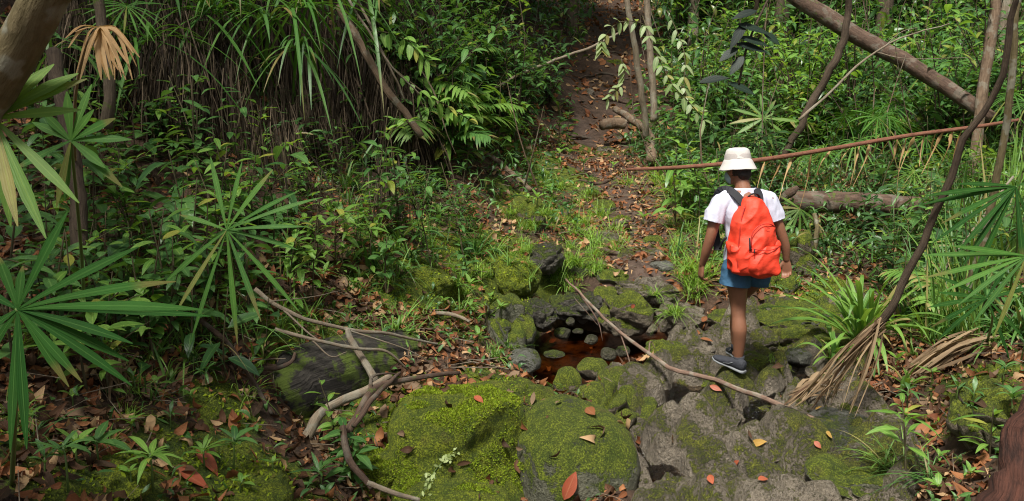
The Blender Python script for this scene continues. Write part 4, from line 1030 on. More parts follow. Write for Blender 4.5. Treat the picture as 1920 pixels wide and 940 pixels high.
def dead_skirt(n, L, mat, spread=.25, w=.012, lean=(0, -.25)):
    f = MB(); lean = (U(-.1, .35), -.22)
    for q in range(n):
        a = U(0, 6.3); r = spread * U(0, 1); l = L * U(.5, 1.15); b = np.array([r * math.cos(a) * .6, r * math.sin(a) * .3, U(-.15, .1)])
        top = b + [U(-.05, .05), U(-.05, .0), U(.0, .12)]
        e = b + [r * math.cos(a) * .3 + lean[0] * l + U(-.05, .05), -abs(r) * .4 + lean[1] * l, -l]
        p = curve_pts([top, b + (e - b) * .3 + [U(-.02, .02), U(-.06, .02), .04 * l], b + (e - b) * .7 + [U(-.02, .02), U(-.04, .04), 0], e], 8)
        wd = w * U(.3, 1.3) * np.array([.6, .8, 1, 1, .9, .7, .5, .15])
        f.strip(p, wd, (math.cos(a * 3), math.sin(a * 3), 0), U(.1, .6))
    return [(None, f.mesh('skirt', M[mat]))]
def bush(h, r, nb, nl, ll, lw, mat, shape='lance', stem_mat='bark_dark'):
    st, lf = MB(), MB()
    for b in range(nb):
        a = U(0, 6.3); rr = r * math.sqrt(U(0, 1)); top = np.array([rr * math.cos(a), rr * math.sin(a), h * U(.5, 1)])
        p = curve_pts([(U(-.04, .04), U(-.04, .04), -.05), top * [.35, .35, .55], top], 9)
        st.tube(p, np.linspace(.009, .002, 9), 5)
        for k in range(nl):
            c = p[rs.randint(2, 8)] + np.array([U(-1, 1), U(-1, 1), U(-.6, .8)]) * ll * .8; a2 = U(0, 6.3); s = U(.6, 1.15)
            lf.leaf(c, dirv(a2, U(-.4, .7)), (U(-.4, .4), U(-.4, .4), 1), ll * s, lw * s, shape, U(.1, .6), .22, 5, U(-.3, .3))
    return [('stem', st.mesh('stem', M[stem_mat])), ('foliage', lf.mesh('foliage', M[mat]))]
def tree(h, r0, crown_r, crown_h, nleaf, bark, mat='broad_dark', lean=(0, 0), leafsize=.16):
    st, lf = MB(), MB(); top = np.array([lean[0], lean[1], h])
    p = curve_pts([(0, 0, -.3), (lean[0] * .3 + U(-.1, .1), lean[1] * .3, h * .35), (lean[0] * .7 + U(-.12, .12), lean[1] * .7 + U(-.1, .1), h * .7), top], 18)
    st.tube(p, np.linspace(r0 * 1.25, r0 * .5, 18), 10, jitter=.12, seed=rs.randint(0, 99))
    tips = []
    for b in range(9):
        a = U(0, 6.3); s = p[rs.randint(11, 17)]; e = s + dirv(a, U(.1, .9)) * crown_r * U(.5, 1.0)
        st.tube(curve_pts([s, (s + e) / 2 + (0, 0, .2), e], 7), np.linspace(r0 * .35, r0 * .08, 7), 6); tips.append((s, e))
    V, F = [], []
    for k in range(nleaf):
        s, e = rs.choice(tips); t = U(.3, 1.15); c = s + (e - s) * t + np.array([rs.gauss(0, 1), rs.gauss(0, 1), rs.gauss(0, .7)]) * crown_r * .22
        lf.leaf(c, dirv(U(0, 6.3), U(-.6, .3)), (U(-.3, .3), U(-.3, .3), 1), leafsize * U(.7, 1.3), leafsize * .42, 'lance', .3, .15, 4)
    return [('trunk', st.mesh('trunk', M[bark])), ('crown', lf.mesh('crown', M[mat]))]

# ---- putting one in place: the first of a kind owns new meshes, every other one shares them
PLACED = []
LAND = {}
def plant(name, parts, loc, rz=0, sc=1.0, label=None, cat='plant', group=None, desc=None, tilt=(0, 0)):
    if parts[0][0] is None:
        o = obj(name, parts[0][1], loc=tuple(loc))
    else:
        o = bpy.data.objects.new(name, None); COL.objects.link(o); o.location = tuple(loc); o.empty_display_size = .1
        for pn, me in parts: obj(pn, me, o)
    o.rotation_euler = (tilt[0], tilt[1], rz); o.scale = (sc, sc, sc)
    o['category'] = cat
    if group: o['group'] = group
    if label: o['label'] = label
    else: PLACED.append((o, desc, np.array(loc, float)))
    return o
def in_poly(u, v, poly):
    return poly_sd(np.array([u], float), np.array([v], float), poly)[0] < 0
HOLLOWS = [[(550,140),(700,150),(705,275),(560,265)], [(950,20),(1100,20),(1090,150),(1000,190),(940,120)]]
HKC = HK[:2]
def scatter(name, poly, n, protos, sc, cat, group, desc, mind=14, avoid_path=.25, seed=0, cover=True, sink=0.0):
    r = random.Random(seed); us = [p[0] for p in poly]; vs = [p[1] for p in poly]; c = 0; tries = 0; loc_taken = []
    while c < n and tries < n * 30:
        tries += 1; u, v = r.uniform(min(us), max(us)), r.uniform(min(vs), max(vs))
        if not in_poly(u, v, poly): continue
        if any(abs(u - a) < mind and abs(v - b) < mind * .7 for a, b in loc_taken): continue
        if name != 'tree' and any(in_poly(u, v, h_) for h_ in HOLLOWS): continue
        q, nr = HIT(u, v)
        if avoid_path and path_d(np.array([q[0]]), np.array([q[1]]))[0] < avoid_path: continue
        if poly_sd(np.array([q[0]]), np.array([q[1]]), POOL)[0] < .02: continue
        if np.hypot(q[0] - HKC[0], q[1] - HKC[1]) < .45: continue
        loc_taken.append((u, v)); k = r.randrange(len(protos)); pr = protos[k]
        plant(name, pr, q - np.array([0, 0, sink]), r.uniform(0, 6.3), r.uniform(*sc), None, cat, group, desc[k % len(desc)] if isinstance(desc, list) else desc, tilt=(r.uniform(-.12, .12), r.uniform(-.12, .12)))
        c += 1
# ------------------------------------------------------------------ fallen wood, roots, vines, standing trunks
def wood(name, label, ctrl, rad, mat, cat='branch', k=8, n=28, jitter=.12, twigs=(), group=None, wob=.012, seed=0, lift=0.0):
    c = [pt(*q, lift=lift) if len(q) == 2 else pt(*q) for q in ctrl]
    p = curve_pts(c, n)
    if wob: p = p + wob * np.stack([fbm(p * 5 + 9 * i + seed, 2, seed + i) for i in range(3)], -1)
    r = np.interp(np.linspace(0, 1, n), np.linspace(0, 1, len(rad)), rad)
    m = MB(); m.tube(p, r, k, jitter=jitter, seed=seed); o = obj(name, m.mesh(name, M[mat]))
    tag(o, label, cat, group)
    for t, ctr, tr in twigs:
        s = p[int(t * (n - 1))]; q = [s] + [pt(*z) for z in ctr]; tp = curve_pts(q, 12)
        tp = tp + wob * .6 * np.stack([fbm(tp * 7 + i, 2, seed + 5 + i) for i in range(3)], -1) * np.linspace(0, 1, 12)[:, None]
        mm = MB(); mm.tube(tp, np.linspace(tr, tr * .3, 12), 5); obj('side_twig', mm.mesh('side_twig', M[mat]), o)
    return o
wood('fallen_branch', 'long thin pinkish branch lying across the crossing rocks from the pool to the grey slab', [(1062,524,6.9),(1100,565,6.7),(1160,622,6.3),(1245,682,5.75),(1340,712,5.4),(1430,745,5.05),(1535,787,4.75)], [.007,.010,.012,.014,.016,.016,.014], 'bark_branch', twigs=[(.08,[(1120,600,6.8),(1130,640,6.75)],.008),(.45,[(1220,640,6.1),(1228,655,6.1)],.007),(.36,[(1180,690,6.1),(1135,700,6.15)],.006),(.12,[(1075,555,6.9),(1120,610,6.6)],.005)], seed=1)
wood('pale_twig', 'short crooked whitish stub of branch standing up under the bank edge', [(655,618,5.0),(660,640,4.98),(678,672,4.95),(703,715,4.9)], [.016,.020,.021,.024], 'bark_pale', seed=2, n=18)
wood('root', 'smooth pale brown root curving up from the leaf litter to the ledge', [(545,870,4.35),(578,820,4.5),(600,780,4.62),(640,752,4.75),(690,735,4.8),(735,705,4.85)], [.034,.032,.028,.026,.024,.018], 'bark_pale', cat='root', seed=3)
wood('root', 'twisted brown root running over the top of the big moss block', [(650,815,4.35),(680,762,4.5),(720,722,4.7),(790,705,4.85),(865,697,5.0)], [.022,.022,.019,.015,.011], 'bark_red', cat='root', seed=4, twigs=[(.4,[(700,705,4.7),(748,700,4.85)],.014)])
wood('root', 'thinner root twisted beside the brown root next to the moss block', [(662,800,4.3),(700,745,4.5),(735,712,4.7),(752,700,4.8)], [.014,.015,.012,.008], 'bark_red', cat='root', seed=44)
wood('fallen_twig', 'long grey brown twig sagging over the dark ledge to the grass tufts', [(478,540,4.9),(520,572,4.9),(600,608,4.95),(700,625,5.1),(800,642,5.4),(868,662,5.7)], [.014,.012,.011,.010,.008,.006], 'bark_pale', seed=5, twigs=[(.25,[(600,640,4.85),(660,650,4.9)],.007),(.5,[(760,655,5.1),(820,690,5.3)],.006),(.15,[(560,560,5.0),(640,545,5.2)],.005)])
wood('fallen_twig', 'second grey twig below the long one above the hollow trunk', [(512,618,4.8),(570,632,4.8),(640,650,4.85),(720,655,5.0),(765,690,5.1)], [.012,.010,.010,.008,.006], 'bark_pale', seed=6, twigs=[(.3,[(620,668,4.8),(650,660,4.8)],.006)])
wood('root', 'hooked root end beside the dark hollow under the bank', [(492,690,4.6),(520,690,4.62),(545,680,4.65),(553,662,4.68)], [.013,.013,.011,.008], 'bark_red', cat='root', seed=7)
wood('root', 'thin brown root snaking down the leafy bank toward the ledge', [(370,600,4.5),(430,650,4.5),(470,710,4.45),(510,775,4.4)], [.013,.014,.014,.009], 'bark_red', cat='root', seed=8)
wood('root', 'short root sticking out beside the mossy root hump', [(810,588,6.1),(845,590,6.0),(880,605,5.9)], [.015,.014,.010], 'bark_pale', cat='root', seed=9)
wood('root', 'root reaching along the ground at the foot of the sapling by the moss block', [(690,905,3.95),(730,920,3.95),(785,938,3.95)], [.014,.013,.010], 'bark_pale', cat='root', seed=10)
wood('root', 'curved root behind the sapling trunk near the moss block', [(640,800,4.2),(655,860,4.1),(700,915,4.0)], [.016,.018,.014], 'bark_red', cat='root', seed=11)
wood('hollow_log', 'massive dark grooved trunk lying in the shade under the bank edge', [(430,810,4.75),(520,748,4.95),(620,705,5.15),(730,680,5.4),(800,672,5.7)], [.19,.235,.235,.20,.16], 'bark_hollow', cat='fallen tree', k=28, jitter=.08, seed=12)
wood('leaning_branch', 'bark covered branch leaning down the dry skirts of the bank', [(632,10,8.6),(680,90,8.5),(720,160,8.4),(790,255,8.4)], [.035,.038,.036,.034], 'bark', cat='branch', seed=13)
wood('leaning_twig', 'thin pale twig hanging beside the leaning bark covered branch', [(655,0,8.2),(690,60,8.2),(730,120,8.2),(790,180,8.3)], [.012,.011,.009,.006], 'bark_pale', seed=14)
wood('leaning_twig', 'thin stick crossing behind the leaning branch to the leafy fronds', [(672,0,8.3),(715,95,8.3),(760,190,8.4)], [.014,.012,.008], 'bark_pale', seed=15)
wood('hanging_vine', 'straight thin vine slanting from the bushes to the upper path', [(925,168,11.0),(1000,128,11.6),(1110,88,12.5),(1160,62,13)], [.017,.018,.018,.014], 'bark_pale', cat='vine', seed=16)
wood('fallen_branch', 'mossy stick lying down the slope beside the path', [(895,280,9.9),(940,308,9.8),(995,358,9.5)], [.028,.030,.026], 'bark', seed=17)
wood('log', 'short log lying across the path as a step', [(1128,236,13.0),(1150,231,13.1),(1172,234,13.1)], [.075,.08,.075], 'bark', cat='log', k=12, seed=18)
wood('root', 'thick root crossing the upper path beside the log step', [(1155,205,13.6),(1185,225,13.0),(1215,250,12.2),(1222,300,11.2)], [.05,.055,.06,.07], 'bark', cat='root', seed=19)
for k, (a, b, c, lab) in enumerate([((1085,192),(1130,188),(1190,196),'above the log step'), ((1045,252),(1090,262),(1150,258),'below the log step'), ((1080,150),(1130,140),(1180,150),'near the top of the path'),
        ((1120,430),(1165,420),(1205,395),'beside the flat mossy rock'), ((1085,340),(1130,345),(1170,330),'below the muddy patch'), ((1100,108),(1140,100),(1175,104),'at the top bend of the path'), ((1110,470),(1160,474),(1230,462),'before the grey slab of the path')]):
    wood('root', 'brown root across the path ' + lab, [a, b, c], [.012, .022, .016], 'bark_red', cat='root', seed=20 + k, lift=.01, wob=.03)
wood('slender_tree', 'slim grey brown trunk with pale leafy vine standing beside the upper path', [(1168,-60,11.6),(1180,30,11.6),(1195,120,11.7),(1207,200,11.8),(1212,260,11.9)], [.034,.036,.040,.042,.048], 'bark_pale', cat='tree', seed=30)
wood('slender_tree', 'second slim trunk right behind the vine covered one', [(1212,-60,12.6),(1216,40,12.6),(1222,140,12.6),(1226,230,12.6)], [.045,.045,.048,.05], 'bark_pale', cat='tree', seed=31)
wood('fallen_tree', 'big dead trunk fallen diagonally over the forest on the far side', [(1440,-45,11.2),(1540,25,10.9),(1640,85,10.6),(1740,140,10.2),(1860,225,9.7)], [.098,.098,.094,.086,.075], 'bark_red', cat='fallen tree', k=16, seed=32, jitter=.08)
wood('leaning_branch', 'dark bent branch dropping from the dead trunk to the undergrowth', [(1592,-30,10.2),(1588,40,10.2),(1576,100,10.2),(1530,180,10.2),(1500,230,10.2),(1472,300,10.2)], [.035,.04,.045,.045,.042,.035], 'bark_dark', seed=33, wob=.03)
wood('leaning_twig', 'thin whitish branch leaning under the fallen trunk', [(1496,226,10.0),(1560,170,10.0),(1620,115,10.0),(1680,75,10.0),(1780,45,10.1)], [.016,.014,.012,.009,.005], 'bark_pale', seed=34, twigs=[(.6,[(1700,110,10.0),(1830,108,10.1)],.007),(.7,[(1690,60,10.0),(1720,52,10.0)],.006)])
ral = wood('rachis', 'long rust brown palm stalk slanting behind the hiker with a row of dry drooping leaflets', [(1175,318,9.2),(1290,313,8.9),(1425,300,8.5),(1560,279,8.1),(1700,255,7.8),(1830,238,7.5),(1910,225,7.3)], [.016,.020,.022,.020,.018,.016,.012], 'rachis', cat='dead palm frond', seed=35, wob=0, jitter=.03)
lf = MB()
for u in [1436,1450,1468,1486,1505,1522,1540,1560,1580,1598,1612,1630,1650,1668,1684,1700,1716,1735,1755,1770,1788,1805]:
    Y = 8.5 - (u - 1425) * .0024; v = 300 - (u - 1425) * .158
    a = P(u, v, Y); e = P(u - U(10, 45), v + U(60, 120), Y - U(-.1, .2)); mid = (a + e) / 2 + [U(-.03, .03), U(-.05, .05), U(-.02, .06)]
    lf.strip(curve_pts([a, a + (mid - a) * .5, mid, e], 9), np.array([.002,.008,.015,.014,.009,.006,.004,.003,.002]) * U(.6, 1.3), (U(.3, 1), U(-1, 1), .2), .5)
obj('dry_leaflets', lf.mesh('dry_leaflets', M['dry_gold']), ral)
wood('log', 'weathered brown fallen log bedded in the undergrowth behind the hiker', [(1480,377,9.1),(1560,379,9.0),(1650,383,8.8),(1745,390,8.6)], [.105,.115,.105,.09], 'bark_red', cat='log', k=18, seed=36)
wood('stump', 'split reddish stub of wood leaning beside the log', [(1462,378,8.9),(1480,362,8.85),(1496,350,8.85)], [.03,.05,.022], 'bark_red', cat='stump', seed=37)
wood('pale_stick', 'upright mottled stick with a forked top before the log', [(1528,400,8.3),(1530,430,8.25),(1527,475,8.2)], [.022,.024,.026], 'bark_mottled', seed=38)
br = wood('dead_frond', 'long leaning dead palm stalk ending in a broom of dry split leaves', [(1915,-30,4.4),(1870,150,4.5),(1800,290,4.6),(1722,465,4.7),(1665,585,4.75),(1640,620,4.78)], [.014,.016,.018,.021,.022,.030], 'bark_dark', cat='dead palm frond', seed=39, wob=.02)
lf = MB()
for k in range(38):
    s = P(1648 + U(-10, 14), 605 + U(-12, 14), 4.76 + U(-.02, .02))
    if k < 28: e = P(1505 + U(-15, 60), 748 + U(-14, 26), 4.85 + U(-.1, .1)); 
    else: e = P(1582 + U(-12, 22), 785 + U(-30, 8), 4.7 + U(-.05, .05))
    mid = s + (e - s) * U(.4, .6) + [U(-.05, .06), U(-.05, .05), U(-.03, .06)]
    lf.strip(curve_pts([s, mid, e], 8), np.array([.003,.005,.006,.006,.005,.004,.003,.001]) * U(.4, 1.6), (U(-1, 1), U(-1, 1), U(-1, 1)), .4)
obj('dry_leaves', lf.mesh('dry_leaves', M['dry']), br)
wood('slender_tree', 'greenish thin trunk rising beside the edge fan palm', [(1790,640,5.9),(1810,560,5.9),(1850,430,5.8),(1885,250,5.7),(1905,60,5.6),(1912,-60,5.6)], [.030,.028,.026,.024,.022,.02], 'bark_mottled', cat='tree', seed=40)
wood('slender_tree', 'grey standing trunk behind the fallen trunk where it meets the shrubs', [(1812,470,9.4),(1822,350,9.5),(1838,200,9.6),(1860,60,9.7),(1870,-60,9.8)], [.07,.065,.06,.055,.05], 'bark', cat='tree', seed=41)
wood('slender_tree', 'pale thin pole slanting through the shrubs behind the edge fan palm', [(1705,640,6.4),(1740,560,6.5),(1790,480,6.6),(1900,330,6.8)], [.012,.012,.011,.009], 'bark_pale', seed=42)
wood('stump', 'crumbling rotten reddish brown stump standing at the edge of the creek bank', [(1920,1000,2.95),(1905,930,3.0),(1925,860,3.1),(1950,760,3.2),(1960,700,3.2)], [.11,.10,.085,.06,.02], 'bark_rot', cat='stump', k=46, n=26, jitter=.3, seed=43, wob=.05)
wood('slender_tree', 'short stout dark trunk behind the two star shaped fan palms', [(150,470,4.3),(148,400,4.4),(140,320,4.5),(120,200,4.7),(100,100,5.0)], [.045,.04,.038,.04,.04], 'bark_dark', cat='tree', seed=45)
wood('leaning_tree', 'leaning grey trunk behind the drooping golden leaf', [(200,240,6.0),(205,160,6.0),(195,90,6.1),(180,-40,6.3)], [.042,.038,.036,.036], 'bark_moss', cat='tree', seed=46)
# the near forked tree: trunk and fork, plus an unseen crown spread to shade the left bank
t = thing('tree', tuple(pt(-40, 330, 2.6)), 'near forked tree with blotched grey green bark beside the edge fan leaves', 'tree')
base = np.array(t.location)
m = MB(); m.tube(curve_pts([P(-180,700,2.5) - base, P(-120,420,2.4) - base, P(-45,215,2.3) - base, P(28,105,2.25) - base, P(80,0,2.2) - base, P(150,-160,2.2) - base, P(160,-800,2.3) - base, P(200,-1500,3.4) - base], 30), np.interp(np.linspace(0, 1, 30), [0, .3, .6, 1], [.07, .056, .048, .045]), 20, jitter=.14, seed=5)
obj('trunk', m.mesh('trunk', M['bark_mottled']), t)
m = MB(); m.tube(curve_pts([P(-25,190,2.3) - base, P(-12,120,2.35) - base, P(-60,40,2.4) - base, P(-160,-200,2.5) - base], 14), [.032] * 14, 14, jitter=.1, seed=6); obj('limb', m.mesh('limb', M['bark_mottled']), t)
cr = MB()
for k in range(1700):
    c = np.array([rs.gauss(-3.9, 1.0), rs.gauss(1.2, 2.4), rs.gauss(5.8, .7)]); cr.leaf(c - base, dirv(U(0, 6.3), U(-.6, .3)), (U(-.3, .3), U(-.3, .3), 1), .28, .12, 'lance', .3, .15, 4)
obj('crown', cr.mesh('crown', M['broad_dark']), t)
# ------------------------------------------------------------------ plants: the single ones first
def star(name, label, u, v, Y, leaflets, W, mat, nrm=(0, -.8, .5), stem=None, cat='fan palm', depth=.0):
    """a fan leaf seen face on; leaflets: (image angle in degrees counter-clockwise from right, length in photo pixels)"""
    hub = P(u, v, Y); t = thing(name, tuple(G(stem[0], stem[1])) if stem else tuple(hub - [0, 0, .5]), label, cat); b = np.array(t.location)
    f = MB(); k = Y / FPX; nn = norm(nrm)
    for a, L in leaflets:
        a = R(a); d = np.array([math.cos(a), U(-.25, .25) + depth, math.sin(a)]); d = d - nn * np.dot(d, nn) * .55
        f.leaf(hub - b, d, nn + np.array([U(-.15, .15), 0, 0]), L * k * 1.04, W * U(.85, 1.1), 'wedge', U(.02, .10), U(.10, .3), 10, U(-.12, .12))
    obj('frond', f.mesh('frond', M[mat]), t)
    s = MB(); s.tube(curve_pts([(0, 0, -.03), (hub - b) * .5 + [.02, -.02, .03], hub - b], 12), np.linspace(.008, .005, 12), 6); obj('stem', s.mesh('stem', M['stem_green']), t)
    return t
star('fan_palm', 'large dark green fan palm leaf close to the viewer, its leaflets radiating over the bank', 33, 580, 1.75, [(66,215),(38,255),(24,300),(14,345),(1,345),(-10,215),(-33,215),(-40,240),(-52,180),(-62,170),(-84,240),(-93,255),(110,120),(150,80),(-140,95),(-120,130),(88,90)], .021, 'fan_dark', nrm=(.25, -.75, .6), stem=(20, 900))
star('fan_palm', 'star shaped fan leaf on a thin stalk before the stout dark trunk', 133, 264, 2.8, [(93,95),(77,118),(35,95),(8,110),(-32,80),(-97,105),(-100,115),(148,80),(205,110),(-45,120),(125,70),(60,75)], .030, 'fan', stem=(160, 640))
star('fan_palm', 'fan palm in the leaf litter with upright narrow leaflets and hanging lower ones', 425, 432, 3.4, [(103,155),(82,140),(62,150),(42,160),(25,190),(12,150),(-118,175),(-104,210),(-85,200),(-68,175),(-135,150),(-55,190),(150,95),(-20,130)], .022, 'fan', nrm=(0, -.75, .6), stem=(440, 620))
star('fan_palm', 'yellow green fan leaf cut off by the picture edge under the forked tree', -12, 222, 2.3, [(50,150),(36,175),(28,180),(12,165),(-50,210),(-62,240),(-72,200),(-85,180),(68,110)], .034, 'fan_light', stem=(-60, 700))
star('fan_palm', 'broad fan palm at the picture edge by the leaning dead stalk', 1905, 350, 4.6, [(176,165),(188,170),(198,150),(208,185),(225,160),(240,170),(255,190),(165,110),(30,90),(275,160),(292,150)], .028, 'fan_dark', nrm=(-.2, -.8, .5), stem=(1890, 560))
star('fan_palm', 'small light green fan palm under the dead trunk beyond the hiker', 1432, 222, 10.5, [(0,60),(30,50),(60,45),(95,50),(130,50),(160,60),(190,60),(-40,50),(-75,55),(-110,50),(-145,55)], .05, 'fan_light', stem=(1432, 290))
star('fan_palm', 'fan palm low behind the log with pale narrow leaflets', 1500, 392, 8.6, [(200,55),(215,60),(235,65),(250,70),(270,60),(290,55),(170,45),(320,45),(140,45)], .032, 'fan_light', stem=(1500, 430))
star('fan_palm', 'fan leaf held low over the dry straw on the far bank', 1850, 560, 4.6, [(170,90),(185,110),(200,120),(215,120),(150,100),(-70,120),(-50,100),(20,90),(60,90),(100,80)], .026, 'fan_dark', stem=(1850, 640))
star('fan_palm', 'fan leaf leaning out over the bank from the shrubs at the edge', 1925, 480, 4.3, [(165,150),(178,190),(190,200),(202,170),(215,150),(235,150),(250,160)], .028, 'fan', stem=(1915, 620))
# drooping golden dead leaf
t = thing('dead_palm_leaf', tuple(pt(140, 330, 4.8)), 'golden brown dead palm leaf drooping like an umbrella on its stalk', 'dead leaf'); b = np.array(t.location); hub = P(187, 50, 3.6)
f = MB()
for (u1, v1, u2, v2) in [(150,48,122,72),(165,62,142,140),(186,100,200,145),(200,90,222,132),(205,75,232,138),(222,60,256,125),(215,55,250,100),(192,100,205,150),(160,52,140,60),(210,80,228,145),(152,55,128,90),(172,75,150,150),(183,90,190,150),(206,68,240,120),(218,58,262,108),(208,95,215,150),(196,85,212,142),(220,62,248,150),(178,60,160,110),(200,60,236,150)]:
    f.strip(curve_pts([hub - b, P(u1, v1, 3.55) - b, P(u2, v2, 3.5) - b], 9), np.array([.003,.006,.009,.010,.010,.009,.007,.005,.002]) * U(.6, 1.2), (1, U(-.8, .8), .1), .35)
obj('frond', f.mesh('frond', M['dry_gold']), t)
s = MB(); s.tube(curve_pts([(0, 0, -.05), P(140, 200, 4.0) - b, P(160, 90, 3.7) - b, hub - b], 14), np.linspace(.008, .004, 14), 6); obj('stalk', s.mesh('stalk', M['dry']), t)

# ---- kinds
K = {}
K['broad'] = [sapling(U(.45, .7), 14, .13, .045, 'broad', 2) for _ in range(4)]
K['light'] = [sapling(U(.4, .65), 13, .12, .042, 'broad_light', 2) for _ in range(4)]
K['dark'] = [sapling(U(.5, .8), 16, .15, .055, 'broad_dark', 3) for _ in range(4)]
K['oval'] = [sapling(U(.25, .4), 9, .10, .052, 'broad', 1, shape='oval') for _ in range(3)]
K['seedling'] = [rosette(rs.randint(5, 9), .10, .032, 'broad_light', U(.06, .14)) for _ in range(3)]
K['seedling2'] = [rosette(rs.randint(6, 10), .13, .026, 'broad', U(.08, .18)) for _ in range(3)]
K['strap'] = [tuft(rs.randint(16, 24), .42, .022, 'strap', .04) for _ in range(4)]
K['strap_dark'] = [tuft(rs.randint(18, 28), .5, .024, 'strap_dark', .05) for _ in range(4)]
K['grass'] = [tuft(rs.randint(50, 80), .22, .006, 'grass', .05, n=6) for _ in range(4)]
K['fan'] = [fan_palm(U(.15, .5), rs.randint(4, 7), .36, .017, 'fan', 15, .5) for _ in range(3)]
K['fan_light'] = [fan_palm(U(.1, .4), rs.randint(4, 7), .33, .015, 'fan_light', 15, .45) for _ in range(2)]
K['feather'] = [feather_palm(rs.randint(5, 8), 1.0, m_) for m_ in ('strap', 'strap_dark', 'fan')]
K['bush'] = [bush(U(.9, 1.4), .5, 12, 16, .13, .045, m_) for m_ in ('broad', 'broad_dark', 'broad', 'broad_light')]
K['bush_big'] = [bush(U(1.8, 2.6), .8, 16, 20, .17, .06, m_) for m_ in ('broad', 'broad_dark', 'fan', 'broad_light')]
K['skirt'] = [dead_skirt(70, U(.7, 1.0), m_, .36, .0055) for m_ in ('dry_dark', 'dry_dark', 'dry_dark', 'dry_dark')]
K['reed'] = [tuft(26, 1.1, .022, m_, .12, (1.0, 1.5), (.1, .4)) for m_ in ('strap_dark', 'strap')]

K['narrow'] = [tuft(30, .45, .009, m_, .05, (.5, 1.5), (.3, .9)) for m_ in ('strap', 'strap_dark', 'grass')]
K['narrowsap'] = [sapling(U(.5, .8), 22, .12, .018, m_, 3) for m_ in ('broad', 'broad_light', 'broad_dark')]
K['bigleaf'] = [sapling(U(.3, .5), 8, .19, .075, m_, 0, shape='oval', droop=.5) for m_ in ('broad', 'broad_dark', 'broad')]
K['bigpale'] = [sapling(U(.4, .6), 10, .17, .06, m_, 1, droop=.6) for m_ in ('broad_light', 'broad', 'broad_light')]
# specific clumps, all measured in the photo
def at_(u, v): return HIT(u, v)[0]
def one(name, parts, u, v, sc, label, cat, rz=0, tilt=(0, 0), Y=None):
    return plant(name, parts, at_(u, v) if Y is None else P(u, v, Y), rz, sc, label, cat, tilt=tilt)
one('strap_plant', tuft(76, 1.05, .036, 'strap', .07, (.5, 1.45), (.25, .8), 'strap', 10), 1618, 635, 1.0, 'big clump of broad arching strap leaves beside the crossing rocks', 'strap leaf plant', Y=6.0)
one('strap_plant', tuft(20, .42, .03, 'strap', .05, (.5, 1.45), (.3, .8), 'strap', 8), 1560, 668, 1.0, 'smaller strap leaf clump by the riffle in front of the big one', 'strap leaf plant')
one('grass_tuft', tuft(95, .27, .008, 'grass', .06, (.3, 1.4), (.4, 1.0)), 1262, 585, 1.0, 'bright grass tuft between the two rocks beside the hiker', 'grass tuft')
one('grass_tuft', tuft(60, .22, .007, 'grass', .05, (.3, 1.4), (.4, 1.0)), 1225, 548, 1.0, 'light grass tuft on the brown humped rock', 'grass tuft')
one('grass_tuft', tuft(80, .26, .009, 'strap', .06, (.4, 1.5), (.3, .9)), 925, 668, 1.0, 'dark green grass tuft hanging at the edge of the pool', 'grass tuft')
one('grass_tuft', tuft(60, .24, .009, 'strap', .05, (.4, 1.5), (.3, .9)), 955, 655, .9, 'grass tuft leaning on the pale grey rock', 'grass tuft')
one('sapling', sapling(.34, 13, .15, .026, 'broad_light', 1, el=(.1, .9)), 915, 620, 1.0, 'young plant with narrow fresh leaves above the pool edge tufts', 'sapling')
one('seedling', rosette(6, .085, .03, 'broad_light', .10), 1045, 540, 1.0, 'lone bright seedling at the tip of the long fallen branch', 'seedling')
one('sapling', sapling(.36, 15, .13, .048, 'broad', 3), 668, 912, 1.0, 'shiny leaved sapling in front of the big moss block', 'sapling')
one('sapling', sapling(.42, 12, .11, .040, 'broad_light', 2), 625, 850, 1.0, 'fresh green sapling beside the pale curving root', 'sapling')
one('seedling', rosette(12, .15, .022, 'broad', .10), 600, 915, 1.0, 'narrow leaved rosette under the fresh sapling by the pale root', 'seedling')
one('seedling', rosette(13, .17, .026, 'broad_light', .12), 285, 905, 1.0, 'bright yellow green rosette between the brown leaves under the fan palm', 'seedling')
one('seedling', rosette(8, .15, .045, 'broad', .10), 185, 870, 1.0, 'broad leaved seedling beside the bright rosette', 'seedling')
one('seedling', rosette(10, .13, .022, 'broad_light', .10), 385, 880, 1.0, 'small star shaped seedling on the moss cushion', 'seedling')
one('sapling', sapling(.34, 15, .17, .034, 'broad_light', 0, el=(-.1, .8), bare=.5), 1700, 880, 1.0, 'leafy young plant with long narrow leaves behind the mossy slab', 'sapling')
one('sapling', sapling(.48, 14, .18, .036, 'broad_light', 0, el=(.0, .8), bare=.55), 1850, 925, .9, 'taller young plant with narrow leaves beside the rotten stump', 'sapling', Y=3.7)
one('grass_tuft', tuft(70, .34, .010, 'strap', .09, (.1, 1.3), (.3, .9)), 1680, 865, 1.0, 'long bladed grass tuft spilling over the grey slab', 'grass tuft')
one('grass_tuft', tuft(60, .36, .010, 'strap_dark', .09, (.1, 1.3), (.3, .9)), 1765, 900, 1.0, 'dark grass tuft between the two narrow leaved young plants', 'grass tuft')
one('strap_plant', tuft(14, .34, .024, 'strap', .04, (.6, 1.5), (.2, .6), 'strap', 8), 1700, 730, 1.0, 'upright strap leaf shoot on the leafy far bank', 'strap leaf plant')
one('grass_tuft', tuft(34, .12, .006, 'grass', .03), 1450, 672, 1.0, 'tiny grass tuft growing from a crack of the crossing rocks', 'grass tuft')
